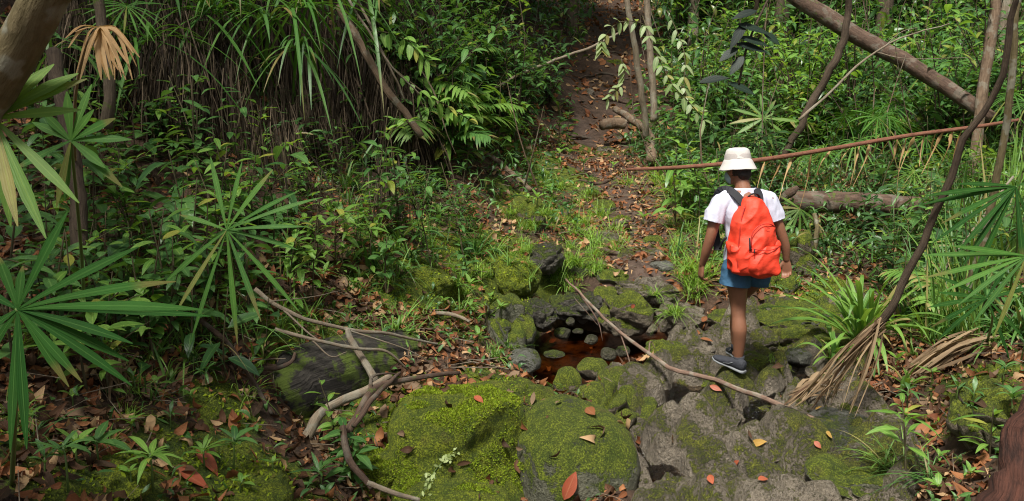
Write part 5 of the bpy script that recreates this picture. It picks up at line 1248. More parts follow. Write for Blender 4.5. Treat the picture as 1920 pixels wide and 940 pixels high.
# pale creeper sprig on the moss block
q = P(818, 905, 4.12); cs = MB(); path_ = [P(u, v, 4.11 + .004 * k) for k, (u, v) in enumerate([(790,925),(805,900),(815,880),(828,868),(845,855),(856,850)])]
t = thing('creeper', tuple(path_[0]), 'pale green creeper sprig climbing the face of the big moss block', 'creeper'); b = path_[0]
pp_ = curve_pts([HIT(u, v)[0] + np.array([0, -.008, .006]) for u, v in [(792,930),(805,903),(815,885),(828,870),(845,857),(856,850)]], 26) - b; cs.tube(pp_, .0025, 5); lf = MB()
for k in range(44):
    c = pp_[rs.randint(0, 25)]; lf.leaf(c + [U(-.02, .02), U(-.014, 0), U(-.02, .02)], dirv(U(0, 6.3), U(-.2, 1)), (0, -1, .6), .035, .014, 'oval', .1, .2, 4)
obj('stem', cs.mesh('stem', M['stem_green']), t); obj('foliage', lf.mesh('foliage', M['lichenplant']), t)

def vine(label, ctrl, mat, ll, lw, step, hang=.4, cat='vine', stem='stem', up=0.0):
    c = [P(*q) for q in ctrl]; L = sum(np.linalg.norm(np.array(a) - b) for a, b in zip(c[:-1], c[1:])); n = max(10, int(L / step)); p = curve_pts(c, n)
    t = thing('leafy_vine', tuple(c[0]), label, cat); b = np.array(c[0]); s = MB(); s.tube(p - b, .006, 5); obj('stem', s.mesh('stem', M[stem]), t); f = MB()
    for k in range(1, n):
        tg = norm(p[k] - p[k-1]); sd_ = norm(np.cross(tg, (0, 1, 0.2)))
        for sg in (-1, 1):
            if U(0, 1) < .12: continue
            f.leaf(p[k] - b, sd_ * sg * U(.6, 1.2) + tg * U(.2, .8) + np.array([U(-.3, .3), -.3 + U(-.4, .3), -hang + up + U(-.3, .4)]), (0, -.5, 1), ll * U(.5, 1.0), lw * U(.6, .95), 'oval', U(.1, .6), .15, 6, U(-.3, .3))
    obj('foliage', f.mesh('foliage', M[mat]), t)
vine('pale leaved vine hanging in a curtain beside the slim trunk', [(1205,30,11.2),(1220,75,11.0),(1240,120,10.9),(1262,160,10.8),(1290,190,10.7),(1320,225,10.6)], 'pale', .16, .075, .11)
vine('pale leaved vine arching out over the path from the slim trunk', [(1225,55,11.2),(1190,40,11.1),(1155,45,11.0),(1130,75,10.9),(1128,95,10.9)], 'pale', .17, .07, .16)
vine('second pale vine looping behind the hanging curtain', [(1250,20,11.6),(1270,60,11.5),(1285,110,11.3),(1282,160,11.2),(1295,200,11.1)], 'pale', .15, .065, .13)
vine('light green vine trailing over the leaning fronds on the bank', [(690,60,8.6),(730,62,8.5),(770,80,8.4),(800,110,8.4)], 'broad_light', .17, .07, .16)
vine('light green vine lying on the shrubs of the slope', [(740,130,8.4),(790,170,8.3),(840,200,8.4),(880,225,8.5)], 'broad_light', .15, .06, .14)
vine('short pale vine dangling over the path', [(1165,110,10.8),(1170,150,10.8),(1140,185,10.7)], 'pale', .13, .06, .25)
# dark big-leaved branch
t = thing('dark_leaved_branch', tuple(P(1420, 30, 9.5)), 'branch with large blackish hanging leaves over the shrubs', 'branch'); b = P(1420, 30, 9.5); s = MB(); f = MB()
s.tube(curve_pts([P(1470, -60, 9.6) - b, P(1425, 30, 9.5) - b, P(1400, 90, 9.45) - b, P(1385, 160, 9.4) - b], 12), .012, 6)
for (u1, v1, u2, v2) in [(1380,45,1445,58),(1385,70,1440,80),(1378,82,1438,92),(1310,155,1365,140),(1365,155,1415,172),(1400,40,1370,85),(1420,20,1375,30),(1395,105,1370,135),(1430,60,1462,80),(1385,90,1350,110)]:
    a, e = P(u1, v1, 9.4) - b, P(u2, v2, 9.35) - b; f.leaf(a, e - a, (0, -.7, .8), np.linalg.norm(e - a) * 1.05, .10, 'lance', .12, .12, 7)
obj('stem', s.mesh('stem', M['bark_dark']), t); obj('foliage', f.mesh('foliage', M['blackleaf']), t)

# dry straw lying on the far bank
for nm, (u0, v0, u1, v1), nn_, lab in [('dry_straw', (1700,705,1850,640), 34, 'loose fan of pale dry straw lying on the far bank'), ('dry_straw', (1480,760,1560,730), 16, 'few dry brown strips trailing into the riffle'),
        ('dry_straw', (190,700,225,760), 26, 'tangle of dry brown straw under the large fan palm'), ('dry_straw', (215,720,250,700), 10, 'thin dry strips curling beside the straw tangle')]:
    f = MB(); c0 = at_((u0 + u1) / 2, (v0 + v1) / 2)
    for k in range(nn_):
        a = at_(u0 + U(-12, 25), v0 + U(-12, 18)) + [0, 0, U(.01, .05)]; e = at_(u1 + U(-25, 25), v1 + U(-14, 14)) + [0, 0, U(.01, .07)]
        f.strip(curve_pts([a - c0, (a + e) / 2 - c0 + [U(-.04, .04), U(-.04, .04), U(.01, .08)], e - c0], 8), np.array([.003,.007,.010,.010,.009,.007,.005,.001]) * U(.5, 1.4), (U(-1, 1), U(-1, 1), U(-.3, 1)), .4)
    tag(obj(nm, f.mesh(nm, M['dry']), loc=tuple(c0)), lab, 'dry straw')

# ---- the rest by area of the photo
def D(o): return o
BANK = [(0,300),(250,250),(560,330),(760,330),(900,400),(900,520),(700,560),(480,600),(300,760),(0,800)]
scatter('sapling', BANK, 42, K['broad'] + K['oval'] + K['bigleaf'][:1], (1.0, 1.6), 'sapling', 'saplings on the leafy bank', 'glossy leaved sapling', 17, seed=1)
scatter('sapling', BANK, 22, K['light'], (.8, 1.3), 'sapling', 'saplings on the leafy bank', 'fresh green sapling', 24, seed=2)
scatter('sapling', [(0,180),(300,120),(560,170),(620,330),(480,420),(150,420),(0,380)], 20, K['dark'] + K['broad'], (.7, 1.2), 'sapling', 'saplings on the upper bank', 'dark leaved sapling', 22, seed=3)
scatter('strap_plant', [(420,330),(900,300),(900,480),(560,520),(420,470)], 30, K['strap'] + K['strap_dark'], (.4, .85), 'strap leaf plant', 'strap leaf tufts on the bank', 'strap leaf tuft', 20, seed=4)
scatter('grass_tuft', [(640,480),(980,400),(1010,520),(900,600),(720,590)], 26, K['grass'] + K['strap'], (.45, .9), 'grass tuft', 'grass tufts on the mossy bank', 'grass tuft', 16, seed=5)
scatter('grass_tuft', [(930,330),(1060,320),(1160,400),(1180,500),(1050,540),(960,480)], 34, K['grass'], (.8, 1.4), 'grass tuft', 'light grass beside the path', 'feathery light grass tuft', 12, .30, seed=6)
scatter('strap_plant', [(1220,380),(1330,330),(1350,480),(1320,560),(1240,500)], 16, K['strap'] + K['grass'], (.7, 1.1), 'strap leaf plant', 'strap plants beside the path', 'yellow green strap leaf tuft', 14, .35, seed=7)
scatter('strap_plant', [(480,260),(700,330),(920,380),(930,520),(700,560),(440,560)], 38, K['strap'] + K['strap_dark'] + K['narrow'], (.7, 1.25), 'strap leaf plant', 'narrow leaved plants on the middle bank', 'narrow leaved tuft', 15, seed=34)
scatter('grass_tuft', [(0,420),(420,420),(520,560),(460,760),(300,860),(0,860)], 26, K['grass'] + K['narrow'], (.7, 1.2), 'grass tuft', 'grass on the near bank', 'thin grass tuft', 26, seed=35)
scatter('sapling', [(520,300),(760,300),(900,420),(860,520),(600,520)], 14, K['broad'] + K['light'] + K['narrowsap'], (.6, 1.0), 'sapling', 'saplings on the middle bank', 'slim leafy sapling', 16, seed=36)
scatter('sapling', [(1230,150),(1470,120),(1480,300),(1260,330)], 34, K['light'] + K['broad'] + K['narrowsap'], (1.2, 2.0), 'sapling', 'tall saplings beyond the vine', 'tall leafy sapling', 16, .5, seed=37)
scatter('strap_plant', [(1640,320),(1900,300),(1920,640),(1700,660)], 30, K['reed'] + K['narrow'], (.5, .9), 'strap leaf plant', 'slim leaved plants at the picture edge', 'slim leaved tuft', 22, seed=38)
scatter('seedling', [(1000,180),(1080,120),(1100,260),(1050,330)], 12, K['seedling'] + K['oval'], (1., 1.8), 'seedling', 'seedlings at the path bend', 'small green plant', 12, .2, seed=39)
scatter('sapling', [(60,430),(560,430),(500,620),(300,740),(100,640)], 18, K['oval'] + K['bigleaf'], (1.0, 1.5), 'sapling', 'large leaved saplings on the near bank', 'large leaved sapling', 44, seed=40)
scatter('sapling', [(1540,380),(1900,300),(1920,560),(1700,640)], 16, K['bigleaf'] + K['narrowsap'], (.9, 1.5), 'sapling', 'large leaved saplings on the far bank', 'large leaved sapling', 36, seed=41)
scatter('grass_tuft', [(1225,330),(1335,320),(1345,500),(1300,560),(1235,540)], 26, K['grass'] + K['narrow'], (1.2, 2.0), 'grass tuft', 'tall grass beside the hiker', 'tall arching grass tuft', 12, .3, seed=50)
scatter('grass_tuft', [(1040,340),(1180,340),(1200,520),(1060,540)], 16, K['grass'], (1.2, 1.9), 'grass tuft', 'grass before the flat mossy rock', 'thick light grass tuft', 12, .12, seed=51)
scatter('sapling', [(640,240),(900,160),(980,260),(900,340),(700,350)], 22, K['bigleaf'] + K['bigpale'], (1.5, 2.3), 'sapling', 'broad leaved saplings on the slope', 'broad leaved sapling', 20, seed=52)
scatter('sapling', [(1220,200),(1330,180),(1340,420),(1250,430)], 14, K['bigleaf'] + K['bigpale'], (1.0, 1.7), 'sapling', 'broad leaved saplings beside the path', 'broad leaved sapling', 16, .35, seed=53)
scatter('strap_plant', [(1700,380),(1930,330),(1930,640),(1760,650)], 20, K['reed'] + K['strap_dark'], (.8, 1.2), 'strap leaf plant', 'long leaved plants at the picture edge', 'tall long leaved plant', 24, seed=60)
scatter('feather_palm', [(1720,420),(1930,380),(1930,600),(1780,620)], 5, K['feather'], (.7, 1.0), 'palm', 'young palms at the picture edge', 'feathery palm shoot', 40, seed=61)
scatter('strap_plant', [(470,585),(780,600),(800,650),(640,640),(480,625)], 12, K['narrow'] + K['strap'], (.5, .9), 'strap leaf plant', 'tufts overhanging the ledge', 'tuft overhanging the dark ledge', 20, seed=70)
scatter('sapling', [(230,480),(520,520),(560,620),(420,720),(230,660)], 16, K['broad'] + K['bigleaf'] + K['light'], (.8, 1.3), 'sapling', 'saplings above the ledge', 'overlapping glossy sapling', 30, seed=71)
scatter('strap_plant', [(150,560),(480,560),(520,680),(300,760)], 12, K['strap'] + K['narrow'], (.6, 1.0), 'strap leaf plant', 'tufts in the near leaf litter', 'green tuft in the leaf litter', 34, seed=72)
scatter('seedling', [(560,540),(900,480),(980,560),(880,690),(760,660),(640,600)], 16, K['seedling'], (.6, 1.1), 'seedling', 'seedlings on the ledge', 'small seedling', 18, seed=8)
scatter('seedling', [(0,780),(420,620),(640,860),(560,940),(0,940)], 18, K['seedling'] + K['seedling2'], (.6, 1.1), 'seedling', 'seedlings in the leaf litter', 'small seedling', 26, seed=9)
scatter('seedling', [(950,260),(1100,250),(1220,420),(1120,480),(980,380)], 22, K['seedling'] + K['seedling2'], (.7, 1.4), 'seedling', 'seedlings beside the path', 'small seedling', 14, .15, seed=10)
scatter('sapling', [(640,230),(900,150),(1010,200),(960,330),(800,360),(680,330)], 42, K['light'] + K['broad'] + K['bush'][:1], (1.0, 1.5), 'sapling', 'saplings on the slope above the bank', 'light green bushy sapling', 16, seed=11)
scatter('feather_palm', [(680,150),(860,120),(900,300),(740,300)], 12, K['feather'], (.8, 1.15), 'palm', 'palms on the slope', 'feathery young palm', 26, seed=12)
scatter('shrub', [(860,40),(1040,60),(1060,220),(960,300),(860,200)], 24, K['bush'] + K['dark'], (.9, 1.5), 'shrub', 'shrubs beside the upper path', 'dense green shrub', 16, .55, seed=13)
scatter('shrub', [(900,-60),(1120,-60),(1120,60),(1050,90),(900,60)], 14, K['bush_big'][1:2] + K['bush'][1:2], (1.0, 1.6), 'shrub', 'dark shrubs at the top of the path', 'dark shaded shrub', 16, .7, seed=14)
scatter('fan_palm', [(0,60),(560,20),(700,120),(500,260),(100,250)], 4, K['fan'], (.8, 1.1), 'fan palm', 'fan palms on the upper bank', 'fan palm', 60, seed=15)
scatter('strap_plant', [(250,0),(900,-80),(900,100),(600,140),(250,200)], 26, K['reed'] + K['strap_dark'], (.9, 1.4), 'strap leaf plant', 'long leaved plants on the upper bank', 'long leaved strap plant', 26, seed=16)
# right side
RB = [(1250,60),(1900,40),(1920,330),(1700,340),(1450,300),(1300,300)]
scatter('sapling', [(1230,260),(1460,240),(1480,360),(1340,480),(1260,400)], 26, K['broad'] + K['light'] + K['dark'], (1.0, 1.6), 'sapling', 'saplings beyond the hiker', 'broad leaved sapling', 18, .4, seed=20)
scatter('shrub', RB, 80, K['bush'], (1.0, 1.7), 'shrub', 'shrubs in the forest', 'bushy green shrub', 18, .7, seed=21)
scatter('shrub', [(1230,-80),(1920,-120),(1920,120),(1250,140)], 44, K['bush_big'], (1.0, 1.7), 'shrub', 'tall shrubs in the forest', 'tall leafy shrub', 22, 1.0, seed=22)
scatter('strap_plant', [(1560,170),(1900,140),(1900,340),(1640,330)], 30, K['reed'] + K['strap_dark'], (.8, 1.3), 'strap leaf plant', 'long leaved plants in the forest', 'long leaved strap plant', 18, seed=23)
scatter('fan_palm', [(1330,150),(1900,150),(1920,420),(1500,400)], 14, K['fan_light'] + K['fan'], (.9, 1.3), 'fan palm', 'fan palms in the forest', 'fan palm', 50, .5, seed=24)
scatter('feather_palm', [(1300,60),(1880,60),(1880,300),(1400,300)], 12, K['feather'], (1.0, 1.5), 'palm', 'palms in the forest', 'feathery young palm', 50, .8, seed=25)
scatter('strap_plant', [(1480,420),(1900,420),(1920,640),(1700,680),(1640,520)], 34, K['strap_dark'] + K['strap'], (.6, 1.1), 'strap leaf plant', 'strap plants on the far bank', 'strap leaf tuft', 20, seed=26)
scatter('sapling', [(1540,430),(1920,440),(1920,620),(1720,640)], 20, K['broad'] + K['dark'] + K['light'], (.7, 1.1), 'sapling', 'saplings on the far bank', 'glossy leaved sapling', 26, seed=27)
scatter('sapling', [(1480,290),(1900,300),(1900,430),(1560,430)], 24, K['broad'] + K['light'] + K['oval'], (.8, 1.3), 'sapling', 'saplings behind the rust brown stalk', 'leafy sapling', 22, seed=28)
scatter('seedling', [(1640,680),(1920,650),(1920,900),(1720,940),(1660,780)], 16, K['seedling'] + K['seedling2'], (.6, 1.0), 'seedling', 'seedlings on the far bank', 'small seedling', 24, seed=29)
# dead skirts hanging over the bank
r_ = random.Random(77); nsk = 0
for (u0, u1, v0, v1, dY, num) in [(300,560,-60,120,.35,30), (540,800,-40,170,.5,26), (60,300,-40,60,.3,10), (480,640,160,260,.2,8), (700,800,220,330,.2,8)]:
    for k in range(num):
        u, v = r_.uniform(u0, u1), r_.uniform(v0, v1); q = HIT(u, v + 70)[0]; q = P(u, v, q[1] - dY)
        plant('dead_skirt', K['skirt'][k % 4], q, r_.uniform(-.4, .4), r_.uniform(.75, 1.2), None, 'dead fronds', 'curtains of dead fronds', 'hanging curtain of dead brown fronds'); nsk += 1
K['crown'] = [tuft(26, 1.0, .030, m_, .10, (-.3, 1.3), (.5, 1.2), 'strap', 9) for m_ in ('strap_dark', 'fan', 'strap_dark')]
for k, (u, v, Y, lab) in enumerate([(330,-10,7.6,'beside the forked tree'),(395,20,7.5,'above the golden drooping leaf'),(450,-20,7.6,'at the middle of the dead curtain'),(500,30,7.7,'lowest over the dead curtain'),(560,10,7.6,'above the dark hollow'),
        (610,-25,7.9,'beside the leaning bark covered branch'),(700,-20,8.6,'behind the leaning bark covered branch'),(270,70,7.0,'low beside the leaning grey trunk'),(560,90,7.7,'hanging lowest into the dark hollow'),(90,90,6.3,'behind the forked tree')]):
    plant('strap_plant', K['crown'][k % 3], P(u, v, Y), r_.uniform(0, 6), r_.uniform(.75, 1.1), 'arching long leaved plant growing ' + lab, 'strap leaf plant')
# standing trees of the far forest
r_ = random.Random(5); TR = [tree(7.5, .09, 2.2, 3, 1500, 'bark_pale', lean=(.3, 0)), tree(8.5, .12, 2.4, 3, 1500, 'bark', 'broad', lean=(-.4, .2)), tree(7, .05, 1.8, 3, 1100, 'bark_dark', lean=(.5, .3)), tree(7.5, .16, 2.4, 3, 1500, 'bark_moss', lean=(.1, 0))]
for k, (u, v, s) in enumerate([(1300,130,1),(1350,90,.9),(1405,120,.9),(1455,150,.8),(1500,60,1),(1535,110,1.1),(1590,80,.9),(1650,150,.8),(1690,50,1),(1735,120,1),(1790,100,1.1),(1835,90,1),(1880,150,.9),(1905,60,1),
        (1000,20,1.2),(1060,0,1.3),(930,30,1),(860,40,.9),(1270,30,1),(760,40,.8),(560,20,.8),(340,40,.7),(240,60,.7),(1330,20,1.1),(1440,20,1),(1560,10,1.1),(1640,0,1),(1760,0,1.2),(1860,0,1)]):
    plant('tree', TR[k % 4], G(u, v), r_.uniform(0, 6.3), s, None, 'tree', 'trees of the forest', ['pale slender tree', 'brown barked tree', 'thin dark tree', 'mossy trunked tree'][k % 4])

SHADE_TREES = [tree(6.2, .10, 3.0, 3, 4200, 'bark_moss', leafsize=.30), tree(6.8, .12, 3.2, 3, 4200, 'bark_dark', leafsize=.30)]  # trees added for the shade their dense overhead crowns cast
for k, (x, y, lab) in enumerate([(-2.8,14.6,'added wide crowned tree shading the top of the path'),(-3.6,10.2,'added wide crowned shade tree over the shrubs above the bank'),(-4.9,6.4,'added wide crowned shade tree behind the forked tree'),(-3.2,17.0,'added wide crowned shade tree deep in the dark end of the path'),(1.2,18.5,'added wide crowned shade tree beside the far end of the path'),(-6.5,9.0,'added wide crowned shade tree at the top of the dead curtain')]):
    plant('tree', SHADE_TREES[k % 2], (x, y, float(gz(x, y))), r_.uniform(0, 6), 1.0, lab, 'tree')
# ------------------------------------------------------------------ leaf litter, undergrowth carpet, moss fuzz, single fallen leaves
def leaf_tmpl(n, shape):
    t = np.linspace(0, 1, n); w = np.sin(PI * t ** .85) ** .8 if shape else np.sin(PI * np.clip(t, 0, 1) ** .8) ** .65
    return t, np.maximum(w, .03)
def mass(name, pos, nrm_, L, W, az, pitch, curl, mat, n=5, kind='stuff', label=None, shape=1, cat=None):
    """many leaves in one go: positions (m,3), length, width, heading, pitch above the surface, bend along the length"""
    m = len(pos); t, w = leaf_tmpl(n, shape)
    nz_ = norm(nrm_); a = np.stack([np.cos(az), np.sin(az), np.zeros(m)], -1); a = norm(a - nz_ * (a * nz_).sum(-1, keepdims=True)); b = np.cross(nz_, a)
    d = a * np.cos(pitch)[:, None] + nz_ * np.sin(pitch)[:, None]; u_ = -a * np.sin(pitch)[:, None] + nz_ * np.cos(pitch)[:, None]
    c = pos[:, None] + d[:, None] * (L[:, None] * (t - .5 * (pitch < .3)[:, None] ))[..., None] + u_[:, None] * (curl[:, None] * L[:, None] * -(t[None] - .5) ** 2 * 2)[..., None]
    roll = rng.uniform(-.5, .5, m)[:, None, None]; s = b[:, None] * np.cos(roll) + u_[:, None] * np.sin(roll)
    hw = (W[:, None] * .5 * w[None])[..., None]; up = u_[:, None] * hw * .35
    V = np.stack([c - s * hw + up, c, c + s * hw + up], 2).reshape(-1, 3)
    UV = np.broadcast_to(np.stack([np.tile([0, .5, 1], n), np.repeat(t, 3)], -1)[None], (m, n * 3, 2)).reshape(-1, 2)
    i = np.arange(n - 1)[:, None] * 3; j = np.array([0, 1])[None]; q = np.stack([i + j, i + j + 1, i + j + 4, i + j + 3], -1).reshape(-1, 4)
    Q = (q[None] + (np.arange(m) * n * 3)[:, None, None]).reshape(-1, 4)
    o = obj(name, new_mesh(name, V, Q, mat, UV)); o['kind'] = kind
    if label: o['label'] = label; o['category'] = cat or 'leaf litter'
    return o
def cloud(n, xr, yr, dens, seed=0, soil=False):
    g = np.random.default_rng(seed); x = g.uniform(*xr, n * 4); y = g.uniform(*yr, n * 4); k = g.random(n * 4) < dens(x, y); x, y = x[k][:n], y[k][:n]
    P_, N_ = [], []
    for a, b in zip(x, y):
        p, q = drop(a, b)
        if soil and p[2] > gz(a, b) + .03 and g.random() > .04: continue
        P_.append(p[:]); N_.append(q[:])
    return np.array(P_), np.array(N_)
def view_w(x, y):                            # only where the picture looks
    return (np.abs(x) < y * .62 + .3).astype(float)
moss_c = np.array([c for c, r in MOSSY])
def litter_d(x, y):
    d = .55 + .45 * fbm2(x, y, .9, 3, 41)
    for (pc, rx, ry, dp) in PITS: d = d * (1 - .9 * np.exp(-(((x - pc[0]) / rx / 1.2) ** 2 + ((y - pc[1]) / ry / 1.3) ** 2) ** 2))
    sb = poly_sd(x, y, BED); d = np.where(sb < .05, .05, d)
    sp = poly_sd(x, y, POOL); d = np.where(sp < .1, .04, d)
    pd = path_d(x, y); d = np.maximum(d, .75 * sstep(.6, .3, pd)); d = np.where((sb < .05) | (sp < .1), .04, d)
    for (c, r) in MOSSY: d = d * (1 - .8 * np.exp(-((x - c[0]) ** 2 + (y - c[1]) ** 2) / (r * r * .6)))
    return np.clip(d, .02, 1) * view_w(x, y)
def litter(name, n, xr, yr, L0, L1, mat, seed, label):
    p, q = cloud(n, xr, yr, litter_d, seed, True); m = len(p); g = np.random.default_rng(seed + 1)
    p = p + q * g.uniform(.003, .03, m)[:, None]; L = L0 + (L1 - L0) * g.random(m) ** 1.5
    return mass(name, p, q + g.normal(0, .38, (m, 3)), L, L * g.uniform(.22, .6, m), g.uniform(0, 6.28, m), g.uniform(-.25, .29, m), g.uniform(-1.2, 2.2, m), mat, label=label)
litter('leaf_litter', 7500, (-4, 4), (1.8, 6.5), .025, .12, M['litter'], 1, 'rust and brown fallen leaves thick on the near banks')
litter('leaf_litter', 9000, (-4, 4), (1.8, 6.5), .03, .13, M['litter_dark'], 2, 'old dark fallen leaves under the rust ones on the near banks')
litter('leaf_litter', 14000, (-6, 7), (6.5, 13), .04, .11, M['litter'], 3, 'rust brown fallen leaves over the middle bank and the path')
litter('leaf_litter', 5000, (-6, 7), (6.5, 13), .04, .12, M['litter_dark'], 4, 'dark old leaves among the litter of the middle bank')
litter('leaf_litter', 7000, (-8, 12), (13, 26), .09, .2, M['litter'], 5, 'brown leaves covering the far forest floor')
# twigs in the litter
g = np.random.default_rng(9); p, q = cloud(2200, (-5, 5), (2, 13), litter_d, 19, True); tw = MB()
for a, b in zip(p, q):
    az = U(0, 6.3); L = U(.06, .28) * (1 + 1.2 * (U(0, 1) < .2)); d = np.array([math.cos(az), math.sin(az), U(-.1, .15)]); s = a + b * U(.01, .04)
    tw.tube([s - d * L / 2, s + [0, 0, U(-.01, .015)], s + d * L / 2], [U(.0012, .003)] * 3, 4, cap=False)
o = obj('twig_litter', tw.mesh('twig_litter', M['bark_pale'])); tag(o, 'thin broken twigs strewn through the leaf litter', 'twigs', kind='stuff')
# undergrowth carpet: low leaves rising from the ground away from the path
def under_d(x, y):
    d = .5 + .6 * fbm2(x, y, .8, 3, 61); d = np.where(x > path_x(y), d + .25, d); d = d * sstep(.45, .9, path_d(x, y))
    for (pc, rx, ry, dp) in PITS: d = d * (1 - np.exp(-(((x - pc[0]) / rx / 1.2) ** 2 + ((y - pc[1]) / ry / 1.3) ** 2) ** 2))
    d = np.where(poly_sd(x, y, BED) < .15, 0, d); d = np.where(poly_sd(x, y, POOL) < .15, 0, d)
    return np.clip(d, 0, 1) * view_w(x, y)
def path_x(y): return np.interp(y, PATH[:, 1], PATH[:, 0])
def under(n, xr, yr, L0, L1, hmax, mat, seed, label, wr=(.25, .4)):
    p, q = cloud(n, xr, yr, under_d, seed, True); m = len(p); g = np.random.default_rng(seed)
    p = p + np.array([0, 0, 1]) * (g.random(m) ** 1.6 * hmax)[:, None]; L = g.uniform(L0, L1, m)
    return mass('undergrowth', p, np.tile([0, 0, 1.], (m, 1)) + g.normal(0, .3, (m, 3)), L, L * g.uniform(*wr, m), g.uniform(0, 6.28, m), g.uniform(-.4, .9, m), g.uniform(-.2, 1.0, m), mat, label=label, cat='undergrowth')
under(3800, (-5, 5), (3.0, 9), .03, .08, .10, M['broad'], 71, 'small green leaves sprouting through the litter of the banks')
under(9000, (-6, 9), (8, 14), .05, .12, .35, M['broad_dark'], 72, 'dark green low leaves filling the middle distance')
under(7000, (-6, 9), (8, 14), .05, .12, .40, M['broad'], 73, 'mid green low leaves filling the middle distance')
under(6000, (-6, 9), (7, 14), .10, .26, .45, M['strap_dark'], 74, 'grassy low blades between the shrubs', (.06, .12))
under(12000, (-10, 16), (14, 30), .12, .28, 1.2, M['broad'], 75, 'green leaf mass of the far forest')
under(9000, (-10, 16), (14, 30), .12, .28, 1.6, M['broad_dark'], 76, 'dark leaf mass of the far forest')
under(5000, (-10, 16), (14, 30), .10, .2, 2.2, M['broad_light'], 77, 'bright leaf flecks of the far forest')
# thin upright stems of the forest
g = np.random.default_rng(4); p, q = cloud(260, (-6, 14), (9.5, 26), under_d, 33); tw = MB()
for a in p:
    h = U(1.0, 3.5); l = np.array([U(-1, 1) * U(0, 1), U(-.6, .6), h]); m_ = a + l * .5 + [U(-.3, .3), U(-.2, .2), 0]
    tw.tube(curve_pts([a, m_, a + l], 6), np.linspace(U(.004, .016), .003, 6), 5, cap=False)
o = obj('thin_stems', tw.mesh('thin_stems', M['bark'])); tag(o, 'countless thin stems standing in the undergrowth of the forest', 'undergrowth stems', kind='stuff')
# moss fuzz on near moss
def fuzz(n, seed, dens, xr, yr, mat, L=.016, label=None):
    p, q = cloud(n, xr, yr, dens, seed); m = len(p); g = np.random.default_rng(seed); l = g.uniform(.5, 1.3, m) * L
    return mass('moss', p - q * .002, q + g.normal(0, .5, (m, 3)), l, l * .55, g.uniform(0, 6.28, m), g.uniform(.5, 1.4, m), g.uniform(-.5, .5, m), mat, n=3, label=label, cat='moss')
M['mossleaf'] = leaf_mat('moss_tip', (.14, .22, .014), (.34, .43, .03), (.13, .12, .03), rough=.8, trans=.25, rib=0, spec=.2, cfrac=.12)
blk = P(858, 835, 4.62)
fuzz(26000, 81, lambda x, y: ((np.abs(x - blk[0] + .05) < .40 + .06 * fbm2(x, y, 6, 2, 8)) & (np.abs(y - blk[1]) < .55)) * (fbm2(x, y, 5, 3, 44) > -.45) * 1.0, (blk[0] - .5, blk[0] + .5), (blk[1] - .55, blk[1] + .55), M['mossleaf'], .013, 'bright moss tips on the big block and its shoulder')
def mossy_d(x, y):
    d = np.zeros_like(x)
    for (c, r) in MOSSY: d = np.maximum(d, 1.0 * np.exp(-((x - c[0]) ** 2 + (y - c[1]) ** 2) / (r * r * .45)))
    return d * (poly_sd(x, y, POOL) > .05) * (poly_sd(x, y, BED) > 0) * (.5 + .8 * (fbm2(x, y, 3, 2, 3) > 0)) * .8
fuzz(26000, 82, mossy_d, (-3.2, 3.2), (2.6, 9.5), M['mossleaf'], .024, 'moss tips on the mossy patches of the bank')
# single fallen leaves that stand out
def single(u, v, L, W, ang, mat, label, tilt=.2, Y=None, cat='fallen leaf'):
    q, nr = HIT(u, v); p = (P(u, v, Y) if Y else q) + nr * .012; a = R(ang); d = np.array([math.cos(a), math.sin(a) * .75, math.sin(a) * .3]); d = norm(d - nr * np.dot(d, nr) * (1 if tilt < 1 else 0))
    m = MB(); m.leaf(-d * L / 2, d, nr + np.array([0, -.25, 0]), L, W, 'lance', .06, .3, 9, .2); o = obj('fallen_leaf', m.mesh('fallen_leaf', M[mat]), loc=tuple(p)); tag(o, label, cat)
for a in [(898,752,.085,.038,-60,'leaf_red','rust red leaf lying on top of the big moss block'), (1068,908,.165,.070,85,'leaf_red','large rust red leaf standing against the smooth olive boulder'),
    (1425,830,.125,.042,2,'leaf_yellow','long yellow leaf on the bedrock beside the branch tip'), (1551,817,.060,.036,-8,'leaf_yellow','small round yellow leaf on the smooth grey slab'), (1532,835,.05,.03,-60,'leaf_red','red leaf beside the round yellow one'),
    (1342,728,.08,.035,-35,'leaf_red','rust leaf under the long branch near the hiker'), (1335,902,.07,.035,-80,'leaf_red','wet red leaf in a crack of the bedrock'), (1431,903,.05,.04,10,'leaf_red','small pinkish leaf on the brown bedrock'),
    (1383,868,.05,.025,20,'leaf_red','dark red leaf in the bedrock hollow'), (1537,768,.06,.022,40,'leaf_yellow','orange leaf beside the wet stones at the branch tip'), (1185,573,.04,.035,80,'leaf_red','round red leaf on the mossy boulder by the pool'),
    (1555,553,.07,.04,0,'leaf_yellow','orange leaf on the rounded mossy boulder by the gap'), (1320,600,.09,.045,60,'litter','pink brown leaf between the grass and the hiker'), (1310,625,.09,.045,-20,'litter','pink brown leaf lying on another at the crossing'),
    (1325,640,.10,.045,-30,'litter','wide pink brown leaf above the wet crack'), (1322,612,.08,.045,30,'litter','crumpled pale leaf at the top of the pile by the crossing'), (358,900,.16,.075,0,'leaf_red','big rust leaf beside the bright rosette'), (385,870,.16,.08,-30,'leaf_red','big curled rust leaf leaning on the first by the rosette'),
    (632,575,.13,.045,-35,'litter','pinkish narrow leaf lying on the ledge'), (275,740,.16,.05,80,'litter_dark','long grey brown leaf hanging under the fan palm'), (1735,545,.15,.08,0,'litter_dark','wide dark leaf on the far bank'), (880,605,.1,.05,10,'litter','rust leaf by the short root'),
    (1850,840,.1,.05,60,'leaf_red','red brown leaf stuck to the rotten stump')]:
    single(*a)
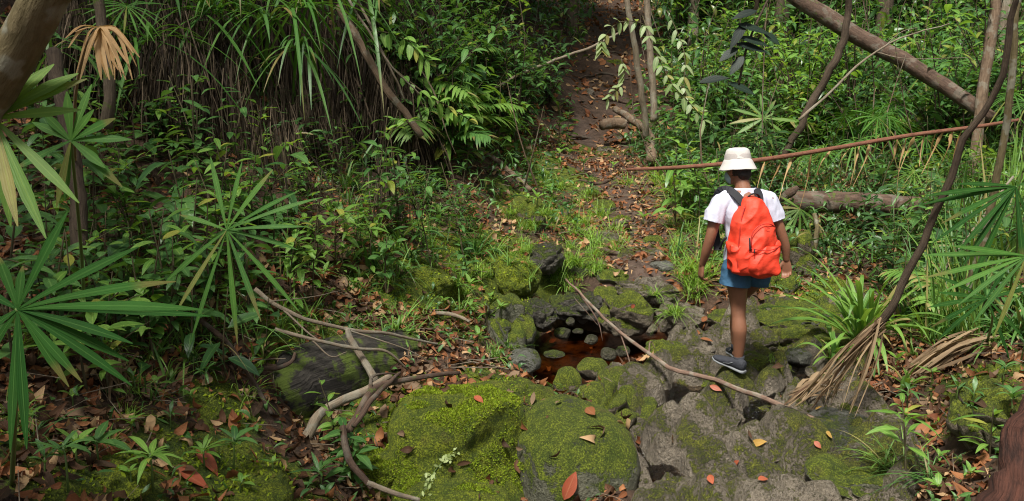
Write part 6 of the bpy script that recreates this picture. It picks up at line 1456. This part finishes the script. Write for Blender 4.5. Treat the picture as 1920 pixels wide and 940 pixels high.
# ------------------------------------------------------------------ labels of the plants laid out by area
for k_, (u, v) in {'the big moss block': (850,800), 'the pool': (1100,660), 'the seedling at the branch tip': (1045,530), 'the golden drooping leaf': (190,150), 'the large fan palm': (60,640), 'the star shaped fan leaf': (133,420),
        'the upright fan palm': (430,520), 'the leaning bark covered branch': (760,230), 'the dark hollow': (620,230), 'the mossy root hump': (790,520), 'the mossy stick': (950,330), 'the slanting vine': (1020,150),
        'the log step': (1150,235), 'the muddy patch': (1080,295), 'the flat path slab': (1190,480), 'the pale leaved vine': (1250,200), 'the slim trunk': (1210,250), 'the blackish leaves': (1400,190), 'the small light fan palm': (1432,280),
        'the fallen trunk': (1700,200), 'the weathered log': (1600,400), 'the rust brown stalk': (1650,290), 'the upright mossy boulder': (1500,540), 'the big strap clump': (1620,600), 'the edge fan palm': (1890,430),
        'the dry straw': (1770,680), 'the rotten stump': (1890,860), 'the top of the path': (1160,30), 'the hiker': (1390,600), 'the hooked root': (540,690), 'the pale curving root': (600,800), 'the curled rust leaves': (370,890),
        'the thin dark branch': (1475,290), 'the grey standing trunk': (1815,400), 'the twig over the ledge': (700,620), 'the forked tree': (20,300), 'the drooping dead skirts': (450,200)}.items():
    LAND[k_] = G(u, v)
ORD = ['first', 'second', 'third', 'fourth', 'fifth', 'sixth', 'seventh', 'eighth', 'ninth', 'tenth', 'eleventh', 'twelfth', 'thirteenth', 'fourteenth', 'fifteenth', 'sixteenth', 'seventeenth', 'eighteenth', 'nineteenth', 'twentieth'] + [f'{z}-{w}' for z in ('twenty', 'thirty', 'forty') for w in ('first', 'second', 'third', 'fourth', 'fifth', 'sixth', 'seventh', 'eighth', 'ninth')]
lk = list(LAND); LP = np.array([LAND[a] for a in lk]); buckets = {}
load = {}
for o, desc, p in PLACED:
    d = np.linalg.norm(LP - p, axis=1); k = lk[int(d.argmin())]
    buckets.setdefault((desc, k), []).append((float(d.min()), o))
for (desc, k), L in buckets.items():
    L.sort(key=lambda z: z[0])
    for i, (d, o) in enumerate(L):
        o['label'] = f"{desc} growing by {k}" if len(L) == 1 else f"{desc}, {ORD[min(i, len(ORD) - 1)]} out from {k}"
        if desc.startswith('hanging'): o['label'] = o['label'].replace('growing by', 'near')
